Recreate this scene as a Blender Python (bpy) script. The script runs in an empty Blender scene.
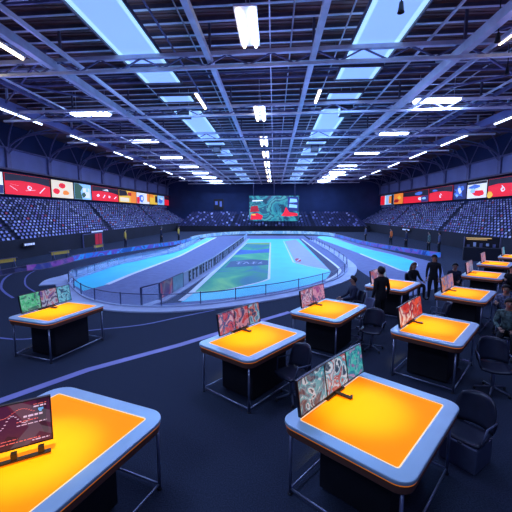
import bpy, bmesh, math, random
from mathutils import Vector, Matrix
random.seed(7)
S = bpy.context.scene
COL = S.collection

# ------------------------------------------------------------------ camera, world, light, exposure
PITCH, YAW = math.radians(7.10), math.radians(2.964)
cam_data = bpy.data.cameras.new('camera')
cam_data.sensor_width = 36.0
cam_data.lens = 345.0 / 512.0 * 36.0
cam_data.clip_start = 0.05
cam_data.clip_end = 300
cam = bpy.data.objects.new('camera', cam_data)
COL.objects.link(cam)
cam.location = (0, 0, 3.26)
cam.rotation_euler = (math.radians(90) - PITCH, 0, YAW)
S.camera = cam

S.view_settings.view_transform = 'Standard'
S.view_settings.look = 'None'
S.view_settings.gamma = 1.0
S.view_settings.use_curve_mapping = False
S.view_settings.exposure = 0.0

world = bpy.data.worlds.new('world')
S.world = world
world.use_nodes = True
bg = world.node_tree.nodes['Background']
bg.inputs[0].default_value = (0.10, 0.14, 0.55, 1)
bg.inputs[1].default_value = 0.25

def add_light(kind, loc, energy, color, size=1.0, size_y=None, rot=(0, 0, 0), spread=None, name='lamp_light'):
    d = bpy.data.lights.new(name, kind)
    d.energy = energy
    d.color = color
    if kind == 'AREA':
        d.size = size
        if size_y:
            d.shape = 'RECTANGLE'
            d.size_y = size_y
        if spread:
            d.spread = spread
    elif kind == 'SPOT':
        d.shadow_soft_size = size
    else:
        d.shadow_soft_size = size
    o = bpy.data.objects.new(name, d)
    o.location = loc
    o.rotation_euler = rot
    COL.objects.link(o)
    return o

BAYS = [15.6 + 7.3 * k for k in range(-1, 11)]          # the truss lines
HB_L = [(-12.4, 23.7), (-12.1, 32.6), (-12.4, 42.2), (-12.3, 50.5), (-12.3, 58.5), (-12.3, 66.0), (-12.3, 73.5)]
HB_R = [(9.6, 22.0), (9.9, 30.7), (10.3, 40.2), (10.3, 50.6), (10.3, 58.5), (10.3, 66.0), (10.3, 73.5)]
# daylight-blue skylight wash over the track
for k, y in enumerate(BAYS[1:9]):
    add_light('AREA', (-6.0, y + 3.5, 10.10), 330, (0.26, 0.50, 1.0), 2.0, 5.0, name='skylight_light')
    add_light('AREA', (4.15, y + 3.5, 10.10), 330, (0.26, 0.50, 1.0), 2.0, 5.0, name='skylight_light')
for x, y in HB_L + HB_R:
    add_light('AREA', (x, y, 9.78), 430, (0.34, 0.50, 1.0), 2.2, 0.35, name='highbay_light')
# added blue-violet fill lights in mid-air, no fixtures, to brighten the roof
for y in (8, 18, 29, 41, 54, 68):
    for x in (-12.5, -0.5, 11.5):
        add_light('POINT', (x, y, 6.8), 190, (0.40, 0.36, 1.0), 0.5, name='roof_fill_light')
# added fill lights above and behind the camera to brighten the near floor
for x, y, e in ((-5.5, 5.5, 420), (4.5, 5.5, 170), (-5.5, -4, 420), (4.5, -4, 90)):
    add_light('AREA', (x, y, 10.2), e, (0.38, 0.54, 1.0), 3.0, 3.0, name='near_fill_light')

# ------------------------------------------------------------------ materials
def new_mat(name):
    m = bpy.data.materials.new(name)
    m.use_nodes = True
    return m, m.node_tree, m.node_tree.nodes['Principled BSDF']

def mat(name, col, rough=0.6, metal=0.0, var=0.12, scale=6.0, bump=0.0, spec=0.5):
    m, t, b = new_mat(name)
    n, l = t.nodes, t.links
    tc = n.new('ShaderNodeTexCoord')
    nz = n.new('ShaderNodeTexNoise')
    nz.inputs['Scale'].default_value = scale
    nz.inputs['Detail'].default_value = 4
    l.new(tc.outputs['Object'], nz.inputs['Vector'])
    r = n.new('ShaderNodeValToRGB')
    r.color_ramp.elements[0].position = 0.3
    r.color_ramp.elements[1].position = 0.7
    r.color_ramp.elements[0].color = [c * (1 - var) for c in col] + [1]
    r.color_ramp.elements[1].color = [min(1, c * (1 + var)) for c in col] + [1]
    l.new(nz.outputs['Fac'], r.inputs[0])
    l.new(r.outputs[0], b.inputs['Base Color'])
    b.inputs['Roughness'].default_value = rough
    b.inputs['Metallic'].default_value = metal
    b.inputs['Specular IOR Level'].default_value = spec
    if bump:
        bp = n.new('ShaderNodeBump')
        bp.inputs['Strength'].default_value = bump
        bp.inputs['Distance'].default_value = 0.01
        l.new(nz.outputs['Fac'], bp.inputs['Height'])
        l.new(bp.outputs[0], b.inputs['Normal'])
    return m

def emit(name, col, strength, base=None):
    m, t, b = new_mat(name)
    b.inputs['Base Color'].default_value = list(base or col) + [1]
    b.inputs['Roughness'].default_value = 0.5
    b.inputs['Emission Color'].default_value = list(col) + [1]
    b.inputs['Emission Strength'].default_value = strength
    return m

def glass(name, col, alpha=0.35):
    m, t, b = new_mat(name)
    b.inputs['Base Color'].default_value = list(col) + [1]
    b.inputs['Roughness'].default_value = 0.15
    b.inputs['Alpha'].default_value = alpha
    return m

def screen_mat(name, cols, seed=0.0, scale=3.0, stretch=(1, 1, 1), strength=0.9, lines=0.12):
    """moving-picture look on a display: constant colour patches and thin bright strokes, in the panel's own coordinates"""
    m, t, b = new_mat(name)
    n, l = t.nodes, t.links
    tc = n.new('ShaderNodeTexCoord')
    mp = n.new('ShaderNodeMapping')
    mp.inputs['Location'].default_value = (seed * 3.1, seed * 1.7, seed)
    mp.inputs['Scale'].default_value = stretch
    l.new(tc.outputs['Object'], mp.inputs['Vector'])
    nz = n.new('ShaderNodeTexNoise')
    nz.inputs['Scale'].default_value = scale * 0.62
    nz.inputs['Detail'].default_value = 3
    nz.inputs['Distortion'].default_value = 1.4
    l.new(mp.outputs[0], nz.inputs['Vector'])
    r = n.new('ShaderNodeValToRGB')
    cr = r.color_ramp
    cr.interpolation = 'CONSTANT'
    k = len(cols)
    while len(cr.elements) < k:
        cr.elements.new(0.5)
    for i, c in enumerate(cols):
        cr.elements[i].position = 0.0 if i == 0 else 0.34 + 0.32 * (i / k)
        cr.elements[i].color = list(c) + [1]
    l.new(nz.outputs['Fac'], r.inputs[0])
    w = n.new('ShaderNodeTexVoronoi')
    w.feature = 'DISTANCE_TO_EDGE'
    w.inputs['Scale'].default_value = scale * 1.1
    l.new(mp.outputs[0], w.inputs['Vector'])
    lt = n.new('ShaderNodeMath'); lt.operation = 'LESS_THAN'
    lt.inputs[1].default_value = 0.045
    l.new(w.outputs['Distance'], lt.inputs[0])
    ml = n.new('ShaderNodeMath'); ml.operation = 'MULTIPLY'
    ml.inputs[1].default_value = lines
    l.new(lt.outputs[0], ml.inputs[0])
    mx = n.new('ShaderNodeMixRGB')
    mx.inputs['Color2'].default_value = (0.75, 0.85, 1, 1)
    l.new(ml.outputs[0], mx.inputs['Fac'])
    l.new(r.outputs[0], mx.inputs['Color1'])
    b.inputs['Base Color'].default_value = (0.01, 0.01, 0.01, 1)
    l.new(mx.outputs[0], b.inputs['Emission Color'])
    b.inputs['Emission Strength'].default_value = strength
    b.inputs['Roughness'].default_value = 0.3
    return m

M = dict(
    carpet=mat('carpet', (0.031, 0.041, 0.070), 0.95, 0, 0.35, 60, 0.5, 0.1),
    asphalt=mat('asphalt', (0.155, 0.185, 0.36), 0.7, 0, 0.12, 3, 0.1, 0.3),
    dark_lane=mat('dark_lane', (0.035, 0.040, 0.10), 0.7, 0, 0.15, 3),
    cyan=mat('cyan_paint', (0.05, 0.78, 0.95), 0.45, 0, 0.06, 0.6),
    cyan_deep=mat('cyan_paint_deep', (0.02, 0.50, 0.84), 0.45, 0, 0.08, 0.5),
    pale=mat('pale_paint', (0.42, 0.45, 0.62), 0.6, 0, 0.08, 2),
    white=mat('white_paint', (0.85, 0.88, 0.92), 0.5, 0, 0.05, 2),
    violet_line=mat('violet_paint', (0.30, 0.29, 0.62), 0.6, 0, 0.1, 2),
    thin_line=mat('thin_line_paint', (0.16, 0.18, 0.45), 0.6, 0, 0.1, 2),
    concrete=mat('concrete', (0.50, 0.58, 0.78), 0.7, 0, 0.12, 1.5),
    steel=mat('painted_steel', (0.68, 0.74, 0.88), 0.45, 0.1, 0.12, 2),
    steel_dark=mat('dark_steel', (0.12, 0.11, 0.17), 0.5, 0.2, 0.2, 2),
    steel_arm=mat('bracket_steel', (0.16, 0.17, 0.33), 0.5, 0.2, 0.2, 2),
    deck=mat('roof_deck', (0.20, 0.115, 0.12), 0.8, 0, 0.5, 0.5),
    wall=mat('navy_wall', (0.014, 0.034, 0.115), 0.85, 0, 0.2, 0.4),
    wall_black=mat('black_wall', (0.006, 0.008, 0.020), 0.8, 0, 0.25, 0.5),
    fascia=mat('blue_grey_fascia', (0.22, 0.26, 0.50), 0.6, 0, 0.12, 0.5),
    stand=mat('grandstand_steps', (0.018, 0.022, 0.060), 0.85, 0, 0.2, 1),
    metal=mat('table_rim_metal', (0.52, 0.72, 0.86), 0.35, 0.25, 0.04, 3),
    leg=mat('table_leg_metal', (0.33, 0.36, 0.50), 0.3, 0.8, 0.1, 8),
    apron=mat('bronze_apron', (0.20, 0.085, 0.055), 0.4, 0.2, 0.15, 4),
    box=mat('black_cabinet', (0.010, 0.010, 0.014), 0.6, 0, 0.2, 4),
    plastic=mat('black_plastic', (0.014, 0.015, 0.022), 0.4, 0, 0.2, 10),
    chair=mat('chair_shell', (0.022, 0.026, 0.050), 0.35, 0, 0.15, 8),
    chair_grey=mat('chair_grey', (0.10, 0.12, 0.20), 0.45, 0.1, 0.12, 8),
    glass=glass('barrier_glass', (0.45, 0.62, 0.85), 0.10),
    glass_milky=glass('milky_barrier_glass', (0.45, 0.55, 0.75), 0.40),
    rail=mat('barrier_rail', (0.09, 0.10, 0.20), 0.4, 0.5, 0.1, 6),
    red=mat('red_paint', (0.65, 0.03, 0.05), 0.6),
    yellow=mat('yellow_paint', (0.75, 0.48, 0.06), 0.6),
    skin=mat('skin', (0.42, 0.24, 0.17), 0.6, 0, 0.05),
    hair_black=mat('black_hair', (0.008, 0.007, 0.009), 0.6),
    hair_brown=mat('brown_hair', (0.10, 0.035, 0.02), 0.6),
    black_cloth=mat('black_cloth', (0.007, 0.008, 0.013), 0.9, 0, 0.3, 20),
    navy_cloth=mat('navy_cloth', (0.02, 0.025, 0.06), 0.9, 0, 0.3, 20),
    grey_cloth=mat('grey_patterned_cloth', (0.13, 0.15, 0.25), 0.9, 0, 0.8, 25),
    print_cloth=mat('printed_cloth', (0.09, 0.15, 0.14), 0.9, 0, 0.95, 16),
    shoe=mat('shoe_leather', (0.01, 0.01, 0.012), 0.5),
    orange_cloth=mat('orange_cloth', (0.8, 0.18, 0.04), 0.9),
    yellow_cloth=mat('yellow_cloth', (0.8, 0.55, 0.08), 0.9),
    tube=emit('lamp_tube', (0.62, 0.74, 1.0), 14.0),
    tube_warm=emit('lamp_tube_warm', (1.0, 0.82, 0.50), 7.0),
    tube_side=emit('lamp_tube_side', (0.60, 0.72, 1.0), 6.0),
    skylight=emit('skylight_pane', (0.26, 0.46, 0.92), 0.95),
    skylight_edge=emit('skylight_pane_edge', (0.42, 0.74, 1.0), 1.0),
    glow=emit('orange_underglow', (1.0, 0.26, 0.02), 0.35),
    inlay=emit('inlay_light_line', (1.0, 0.74, 0.40), 0.75),
)
def table_glow():
    m, t, b = new_mat('lit_orange_top')
    n, l = t.nodes, t.links
    tc = n.new('ShaderNodeTexCoord'); nz = n.new('ShaderNodeTexNoise')
    nz.inputs['Scale'].default_value = 1.2
    l.new(tc.outputs['Object'], nz.inputs['Vector'])
    r = n.new('ShaderNodeValToRGB')
    r.color_ramp.elements[0].color = (1.0, 0.40, 0.004, 1)
    r.color_ramp.elements[1].color = (1.0, 0.45, 0.006, 1)
    l.new(nz.outputs['Fac'], r.inputs[0])
    l.new(r.outputs[0], b.inputs['Base Color'])
    b.inputs['Roughness'].default_value = 0.75
    b.inputs['Specular IOR Level'].default_value = 0.1
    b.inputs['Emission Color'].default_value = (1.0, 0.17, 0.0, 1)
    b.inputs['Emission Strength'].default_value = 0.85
    return m
M['orange'] = table_glow()

# ------------------------------------------------------------------ mesh builder
class MB:
    def __init__(s):
        s.v, s.f, s.mi, s.mats, s.sm = [], [], [], [], []
    def slot(s, m):
        if m not in s.mats:
            s.mats.append(m)
        return s.mats.index(m)
    def add(s, verts, faces, m, smooth=False):
        o = len(s.v)
        s.v += [tuple(v) for v in verts]
        k = s.slot(m)
        for f in faces:
            s.f.append([i + o for i in f]); s.mi.append(k); s.sm.append(smooth)
    def box(s, c, d, m, rz=0.0, mat4=None):
        x, y, z = d[0] / 2, d[1] / 2, d[2] / 2
        vs = [Vector((a * x, b * y, e * z)) for a in (-1, 1) for b in (-1, 1) for e in (-1, 1)]
        R = Matrix.Rotation(rz, 3, 'Z') if mat4 is None else mat4
        vs = [R @ v + Vector(c) for v in vs]
        s.add(vs, [(0, 1, 3, 2), (4, 6, 7, 5), (0, 4, 5, 1), (2, 3, 7, 6), (0, 2, 6, 4), (1, 5, 7, 3)], m)
        return s
    def bar(s, a, b, w, h, m):
        a, b = Vector(a), Vector(b)
        d = (b - a); L = d.length
        if L < 1e-6: return s
        q = d.to_track_quat('Y', 'Z').to_matrix()
        s.box((a + b) / 2, (w, L, h), m, mat4=q)
        return s
    def tube(s, pts, r, m, n=8, caps=True, smooth=True):
        pts = [Vector(p) for p in pts]
        rs = r if isinstance(r, (list, tuple)) else [r] * len(pts)
        up = None
        vs = []
        for i, p in enumerate(pts):
            d = (pts[min(i + 1, len(pts) - 1)] - pts[max(i - 1, 0)]).normalized()
            if up is None:
                up = Vector((0, 0, 1)) if abs(d.z) < 0.9 else Vector((1, 0, 0))
            sd = d.cross(up).normalized(); u2 = sd.cross(d).normalized(); up = u2
            for k in range(n):
                a = 2 * math.pi * k / n
                vs.append(p + (sd * math.cos(a) + u2 * math.sin(a)) * rs[i])
        fs = []
        for i in range(len(pts) - 1):
            for k in range(n):
                k2 = (k + 1) % n
                fs.append((i * n + k, i * n + k2, (i + 1) * n + k2, (i + 1) * n + k))
        s.add(vs, fs, m, smooth)
        if caps:
            o = len(s.v) - len(vs)
            kk = s.slot(m)
            s.f.append([o + k for k in range(n)][::-1]); s.mi.append(kk); s.sm.append(False)
            s.f.append([o + (len(pts) - 1) * n + k for k in range(n)]); s.mi.append(kk); s.sm.append(False)
        return s
    def prism(s, poly, z0, z1, m):
        n = len(poly)
        vs = [(p[0], p[1], z0) for p in poly] + [(p[0], p[1], z1) for p in poly]
        fs = [list(range(n))[::-1], list(range(n, 2 * n))] + [(i, (i + 1) % n, n + (i + 1) % n, n + i) for i in range(n)]
        s.add(vs, fs, m)
        return s
    def ring(s, outer, inner, z0, z1, m):
        n = len(outer)
        vs = [(p[0], p[1], z0) for p in outer] + [(p[0], p[1], z1) for p in outer] + [(p[0], p[1], z0) for p in inner] + [(p[0], p[1], z1) for p in inner]
        fs = []
        for i in range(n):
            j = (i + 1) % n
            fs += [(i, j, n + j, n + i), (2 * n + j, 2 * n + i, 3 * n + i, 3 * n + j), (n + i, n + j, 3 * n + j, 3 * n + i), (j, i, 2 * n + i, 2 * n + j)]
        s.add(vs, fs, m)
        return s
    def lathe(s, prof, m, c=(0, 0, 0), n=16, smooth=True):
        vs = []
        for r, z in prof:
            for k in range(n):
                a = 2 * math.pi * k / n
                vs.append((c[0] + r * math.cos(a), c[1] + r * math.sin(a), c[2] + z))
        fs = [(i * n + k, i * n + (k + 1) % n, (i + 1) * n + (k + 1) % n, (i + 1) * n + k) for i in range(len(prof) - 1) for k in range(n)]
        s.add(vs, fs, m, smooth)
        return s
    def ball(s, c, r, m, n=12, sc=(1, 1, 1)):
        prof = []
        vs, fs = [], []
        R = n // 2
        for i in range(R + 1):
            a = math.pi * i / R
            for k in range(n):
                b = 2 * math.pi * k / n
                vs.append((c[0] + r * sc[0] * math.sin(a) * math.cos(b), c[1] + r * sc[1] * math.sin(a) * math.sin(b), c[2] + r * sc[2] * math.cos(a)))
        for i in range(R):
            for k in range(n):
                fs.append((i * n + k, (i + 1) * n + k, (i + 1) * n + (k + 1) % n, i * n + (k + 1) % n))
        s.add(vs, fs, m, True)
        return s
    def band(s, line, w, z0, z1, m, off=0.0):
        """a strip of width w along a plan polyline, between two heights; off shifts it sideways"""
        L = offset(line, off + w / 2); R = offset(line, off - w / 2)
        n = len(line)
        vs = [(p[0], p[1], z0) for p in L] + [(p[0], p[1], z1) for p in L] + [(p[0], p[1], z0) for p in R] + [(p[0], p[1], z1) for p in R]
        fs = []
        for i in range(n - 1):
            j = i + 1
            fs += [(i, n + i, n + j, j), (2 * n + i, 2 * n + j, 3 * n + j, 3 * n + i), (n + i, 3 * n + i, 3 * n + j, n + j), (i, j, 2 * n + j, 2 * n + i)]
        fs += [(0, 2 * n, 3 * n, n), (n - 1, 2 * n - 1, 4 * n - 1, 3 * n - 1)]
        s.add(vs, fs, m)
        return s
    def build(s, name, parent=None, loc=None, rot=None, bevel=0.0):
        me = bpy.data.meshes.new(name)
        me.from_pydata(s.v, [], s.f)
        for m in s.mats:
            me.materials.append(m)
        me.polygons.foreach_set('material_index', s.mi)
        me.polygons.foreach_set('use_smooth', s.sm)
        me.update()
        bm = bmesh.new(); bm.from_mesh(me)
        bmesh.ops.recalc_face_normals(bm, faces=bm.faces)
        bm.to_mesh(me); bm.free()
        o = bpy.data.objects.new(name, me)
        COL.objects.link(o)
        if parent: o.parent = parent
        if loc is not None: o.location = loc
        if rot is not None: o.rotation_euler = rot
        if bevel:
            b = o.modifiers.new('bevel', 'BEVEL'); b.width = bevel; b.segments = 2; b.limit_method = 'ANGLE'
        return o

def offset(line, d):
    out = []
    n = len(line)
    for i in range(n):
        a = Vector(line[max(i - 1, 0)][:2]); b = Vector(line[min(i + 1, n - 1)][:2])
        t = (b - a).normalized()
        out.append((line[i][0] - t.y * d, line[i][1] + t.x * d))
    return out

def smooth_line(pts, k=4, closed=False):
    """Catmull-Rom through plan points"""
    n = len(pts); out = []
    P = [Vector(p[:2]) for p in pts]
    for i in range(n if closed else n - 1):
        p0 = P[(i - 1) % n] if closed or i > 0 else P[0]
        p1 = P[i]; p2 = P[(i + 1) % n]
        p3 = P[(i + 2) % n] if closed or i + 2 < n else P[-1]
        for j in range(k):
            t = j / k
            q = 0.5 * ((2 * p1) + (p2 - p0) * t + (2 * p0 - 5 * p1 + 4 * p2 - p3) * t * t + (3 * p1 - p0 - 3 * p2 + p3) * t ** 3)
            out.append((q.x, q.y))
    if not closed: out.append(tuple(P[-1]))
    return out

def tag(o, label=None, cat=None, group=None, kind=None):
    if label: o['label'] = label
    if cat: o['category'] = cat
    if group: o['group'] = group
    if kind: o['kind'] = kind
    return o

def empty(name, loc, rz=0.0):
    o = bpy.data.objects.new(name, None)
    o.empty_display_size = 0.2
    COL.objects.link(o); o.location = loc; o.rotation_euler = (0, 0, rz)
    return o

KIDS = {}
def copy_tree(o, parent=None):
    c = o.copy(); COL.objects.link(c)
    if parent is not None: c.parent = parent
    for ch in [x for x in COL.objects if x.parent == o]:
        copy_tree(ch, c)
    return c

# ------------------------------------------------------------------ the hall: floor, walls, roof
XL, XR, YB, YF = -24.6, 23.9, 79.0, -14.0
def struct(o, label, cat='structure'):
    return tag(o, label, cat, kind='structure')

b = MB(); b.box(((XL + XR) / 2, (YB + YF) / 2, -0.1), (XR - XL + 1, YB - YF + 1, 0.2), M['carpet'])
struct(b.build('floor'), 'dark navy carpet floor of the whole arena hall', 'floor')
b = MB(); b.box((XL - 0.15, (YB + YF) / 2, 6.2), (0.3, YB - YF, 12.8), M['wall'])
struct(b.build('wall_left'), 'tall dark navy side wall behind the left grandstand', 'wall')
b = MB(); b.box((XR + 0.15, (YB + YF) / 2, 6.2), (0.3, YB - YF, 12.8), M['wall'])
struct(b.build('wall_right'), 'tall dark navy side wall behind the right grandstand', 'wall')
b = MB(); b.box(((XL + XR) / 2, YB + 0.15, 6.2), (XR - XL, 0.3, 12.8), M['wall'])
struct(b.build('wall_back'), 'dark navy end wall far behind the track', 'wall')
b = MB(); b.box(((XL + XR) / 2, (YB + YF) / 2, 11.5), (XR - XL, YB - YF, 0.2), M['deck'])
y_ = YF
while y_ < YB:
    b.box(((XL + XR) / 2, y_, 11.38), (36.5, 0.10, 0.05), M['deck']); y_ += 0.26
struct(b.build('ceiling'), 'dark ribbed metal roof deck over the hall', 'ceiling')

def fascia(name, X, s, side):
    b = MB()
    b.box((X + s * 0.25, (YB + YF) / 2, 8.15), (0.5, YB - YF, 1.75), M['fascia'])
    b.box((X + s * 0.40, (YB + YF) / 2, 7.2), (0.8, YB - YF, 0.15), M['steel_dark'])
    b.box((X + s * 0.40, (YB + YF) / 2, 9.05), (0.8, YB - YF, 0.10), M['steel_arm'])
    struct(b.build(name), 'long blue-grey fascia beam on the %s wall above the banner screens' % side, 'beam')
fascia('trim_1', XL, 1, 'left'); fascia('trim_2', XR, -1, 'right')
for X, s, side, nm in ((XL, 1, 'left', 'trim_3'), (XR, -1, 'right', 'trim_4')):
    b = MB(); b.box((X + s * 0.06, 74.6, 7.0), (0.12, 8.0, 5.2), M['fascia'])
    struct(b.build(nm), 'pale blue wall panel at the far end of the %s side wall' % side, 'panel')

# transverse trusses; they cross the hall at a slight skew
SK = 0.045
for i, y in enumerate(BAYS):
    b = MB()
    b.bar((-18.5, y, 10.05), (17.5, y, 10.05), 0.20, 0.16, M['steel'])
    b.bar((-18.5, y, 9.50), (17.5, y, 9.50), 0.16, 0.12, M['steel'])
    x = -18.2; k = 0
    while x < 17.0:
        z0, z1 = (9.55, 10.0) if k % 2 == 0 else (10.0, 9.55)
        b.bar((x, y, z0), (x + 0.95, y, z1), 0.06, 0.06, M['steel_arm'])
        x += 0.95; k += 1
    # posts up to the deck
    for px in (-18.2, -13.5, -9.6, -2.8, 1.6, 7.6, 12.3, 17.2):
        b.bar((px, y, 10.1), (px, y, 11.4), 0.10, 0.10, M['steel_dark'])
    for v_i, v in enumerate(b.v): b.v[v_i] = (v[0], v[1] - (v[0] + 1) * SK, v[2])
    struct(b.build('ceiling_truss'), 'lattice roof truss spanning the hall, number %s from the camera' % ['one', 'two', 'three', 'four', 'five', 'six', 'seven', 'eight', 'nine', 'ten', 'eleven', 'twelve'][i], 'truss')['group'] = 'roof trusses'
# secondary truss half way between, thinner, higher
for i, y in enumerate(BAYS[:-1]):
    b = MB()
    ym = y + 3.65
    b.bar((-18.0, ym, 10.65), (17.0, ym, 10.65), 0.10, 0.10, M['steel_arm'])
    b.bar((-18.0, ym, 10.35), (17.0, ym, 10.35), 0.08, 0.08, M['steel_arm'])
    x = -17.8; k = 0
    while x < 16.6:
        z0, z1 = (10.38, 10.62) if k % 2 == 0 else (10.62, 10.38)
        b.bar((x, ym, z0), (x + 0.6, ym, z1), 0.04, 0.04, M['steel_dark'])
        x += 0.6; k += 1
    for v_i, v in enumerate(b.v): b.v[v_i] = (v[0], v[1] - (v[0] + 1) * SK, v[2])
    tag(struct(b.build('ceiling_joist'), 'thin lattice joist between two roof trusses', 'joist'), group='roof joists')
# purlins under the deck
b0 = MB(); b0.box((0, 0, 0.02), (36.5, 0.07, 0.16), M['steel_dark'])
b0.box((0, 0, -0.07), (36.5, 0.14, 0.02), M['steel'])
pur = b0.build('ceiling_purlin', loc=(-0.5, 9.0, 11.25), rot=(0, 0, -SK))
tag(pur, 'dark steel purlin running across under the roof deck', 'purlin', 'roof purlins', 'structure')
y = 10.04
while y < 78:
    c = pur.copy(); COL.objects.link(c); c.location = (-0.5, y, 11.25); y += 1.04
# long beams
for X, w, h, z, m, lab in ((-2.8, 0.22, 0.22, 9.80, 'steel', 'broad pale roof beam running lengthwise left of the centre lamps'),
                      (1.6, 0.22, 0.22, 9.80, 'steel', 'broad pale roof beam running lengthwise right of the centre lamps'),
                      (-9.9, 0.26, 0.35, 9.80, 'steel', 'pale lengthwise roof beam between left skylights and left lamps'),
                      (-8.7, 0.12, 0.16, 9.75, 'steel', 'slim lengthwise pipe beside the left skylights'),
                      (7.6, 0.30, 0.35, 9.80, 'steel', 'pale lengthwise roof beam between right skylights and right lamps'),
                      (8.5, 0.12, 0.16, 9.75, 'steel', 'slim lengthwise pipe under the right lamps'),
                      (-14.6, 0.14, 0.2, 10.2, 'steel_arm', 'thin lengthwise roof member outside the left lamps'),
                      (13.0, 0.14, 0.2, 10.2, 'steel_arm', 'thin lengthwise roof member outside the right lamps'),
                      (-0.2, 0.05, 0.05, 10.2, 'steel', 'thin lengthwise conduit beside the centre lamps'),
                      (6.3, 0.08, 0.08, 10.3, 'steel', 'thin lengthwise conduit right of the right skylights'),
                      (-4.4, 0.06, 0.06, 10.3, 'steel_arm', 'thin lengthwise conduit right of the left skylights')):
    b = MB(); b.bar((X, 8, z), (X, YB, z), w, h, M[m])
    struct(b.build('ceiling_beam'), lab, 'beam')
for k, (X, z) in enumerate([(-7.7, 10.9), (-3.7, 10.85), (0.7, 10.9), (2.9, 10.85), (5.6, 10.9), (-12.0, 10.8), (10.9, 10.8)]):
    b = MB(); b.tube([(X, 9, z), (X + 0.1, YB, z)], 0.035, M['steel'], 6)
    for j in range(9):
        b.tube([(X, 10.5 + j * 7.3, z), (X, 10.5 + j * 7.3, 11.4)], 0.015, M['steel_arm'], 5)
    tag(struct(b.build('ceiling_conduit'), 'thin pipe running lengthwise just under the roof deck', 'pipe'), group='roof pipes')
# cross bracing in the outer bays
for i, y in enumerate(BAYS[:-1]):
    for xa, xb, sd in ((-17.8, -10.0, 'left'), (7.7, 16.8, 'right')):
        b = MB()
        b.bar((xa, y, 10.25), (xb, y + 7.3, 10.25), 0.09, 0.09, M['steel_arm'])
        b.bar((xb, y, 10.32), (xa, y + 7.3, 10.32), 0.09, 0.09, M['steel_arm'])
        b.bar(((xa + xb) / 2, y, 10.1), ((xa + xb) / 2, y + 7.3, 10.1), 0.08, 0.10, M['steel'])
        b.bar((xa, y + 2.4, 10.5), (xb, y + 2.4, 10.5), 0.09, 0.12, M['steel'])
        tag(struct(b.build('ceiling_bracing'), 'crossed steel bracing in the %s roof bays' % sd, 'bracing'), group='%s roof bracing' % sd)

# skylights: framed luminous panes between trusses
def skylight(X, y, side, n, L):
    t = empty('ceiling_skylight', (X, y, 10.24))
    tag(t, '%s row skylight strip of glowing pale blue panes, number %s from the camera' % (side, n), 'skylight', '%s skylights' % side, 'structure')
    fr = MB()
    fr.box((-1.0, L / 2, 0), (0.06, L, 0.14), M['steel_dark']); fr.box((1.0, L / 2, 0), (0.06, L, 0.14), M['steel_dark'])
    fr.box((0, 0, 0), (2.05, 0.06, 0.14), M['steel_dark']); fr.box((0, L, 0), (2.05, 0.06, 0.14), M['steel_dark'])
    fr.build('frame', t)
    p = MB(); p.box((0, L / 2, 0.02), (1.5, L - 0.1, 0.03), M['skylight'])
    p.build('pane', t)
    for s in (-1, 1):
        e = MB(); e.box((s * 0.85, L / 2, 0.02), (0.2, L - 0.1, 0.035), M['skylight_edge']); e.build('side_pane', t)
    return t
NUM = ['one', 'two', 'three', 'four', 'five', 'six', 'seven', 'eight', 'nine', 'ten', 'eleven', 'twelve']
PAN = [(10.5, 17.0), (17.7, 19.4), (21.3, 22.6), (24.3, 33.4), (35.0, 36.6), (38.0, 43.5), (45.5, 51.0), (53.0, 58.0), (60.0, 66.0), (68.0, 74.0)]
for i, (ya, yb) in enumerate(PAN):
    skylight(-6.0, ya, 'left', NUM[i], yb - ya); skylight(4.15, ya, 'right', NUM[i], yb - ya)

# hanging dark heater boxes beside the skylights
def heater(x, y, lab):
    t = empty('hanging_heater', (x, y, 9.9))
    tag(t, lab, 'heater', 'hanging heater boxes')
    q = MB(); q.box((0, 0, 0), (0.8, 0.8, 0.7), M['plastic'])
    q.build('housing', t, bevel=0.04)
    g = MB()
    for k in range(5): g.box((0, -0.42, -0.24 + 0.12 * k), (0.66, 0.03, 0.05), M['steel_dark'])
    g.build('grille', t)
    for s in (-1, 1):
        r = MB(); r.tube([(s * 0.3, 0, 0.35), (s * 0.3, 0, 1.48)], 0.02, M['steel']); r.build('hanger_rod', t)
heater(-6.0, 23.7, 'dark heater box hanging under the left skylights, nearest one')
heater(-6.0, 37.1, 'small dark heater box hanging under the left skylights farther away')
heater(4.6, 23.7, 'dark heater box hanging under the right skylights, nearest one')
heater(4.15, 37.1, 'small dark heater box hanging under the right skylights farther away')

# ------------------------------------------------------------------ lamps in the roof
def highbay(x, y, lab, grp):
    t = empty('ceiling_light', (x, y, 9.95))
    tag(t, lab, 'ceiling light', grp)
    h = MB(); h.box((0, 0, 0.03), (2.7, 0.72, 0.10), M['steel']); h.build('housing', t, bevel=0.02)
    for s in (-1, 0, 1):
        q = MB(); q.tube([(-1.25, s * 0.24, -0.07), (1.25, s * 0.24, -0.07)], 0.075, M['tube'], 8); q.build('tube', t)
    for s in (-1, 1):
        r = MB(); r.tube([(s * 1.0, 0, 0.08), (s * 1.0, 0, 1.45)], 0.012, M['steel']); r.build('hanger_rod', t)
for side, L in (('left', HB_L), ('right', HB_R)):
    for i, (x, y) in enumerate(L):
        highbay(x, y, 'bright blue-white lamp crossways in the %s lamp row, number %s from the camera' % (side, NUM[i]), '%s row of crossways lamps' % side)

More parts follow.
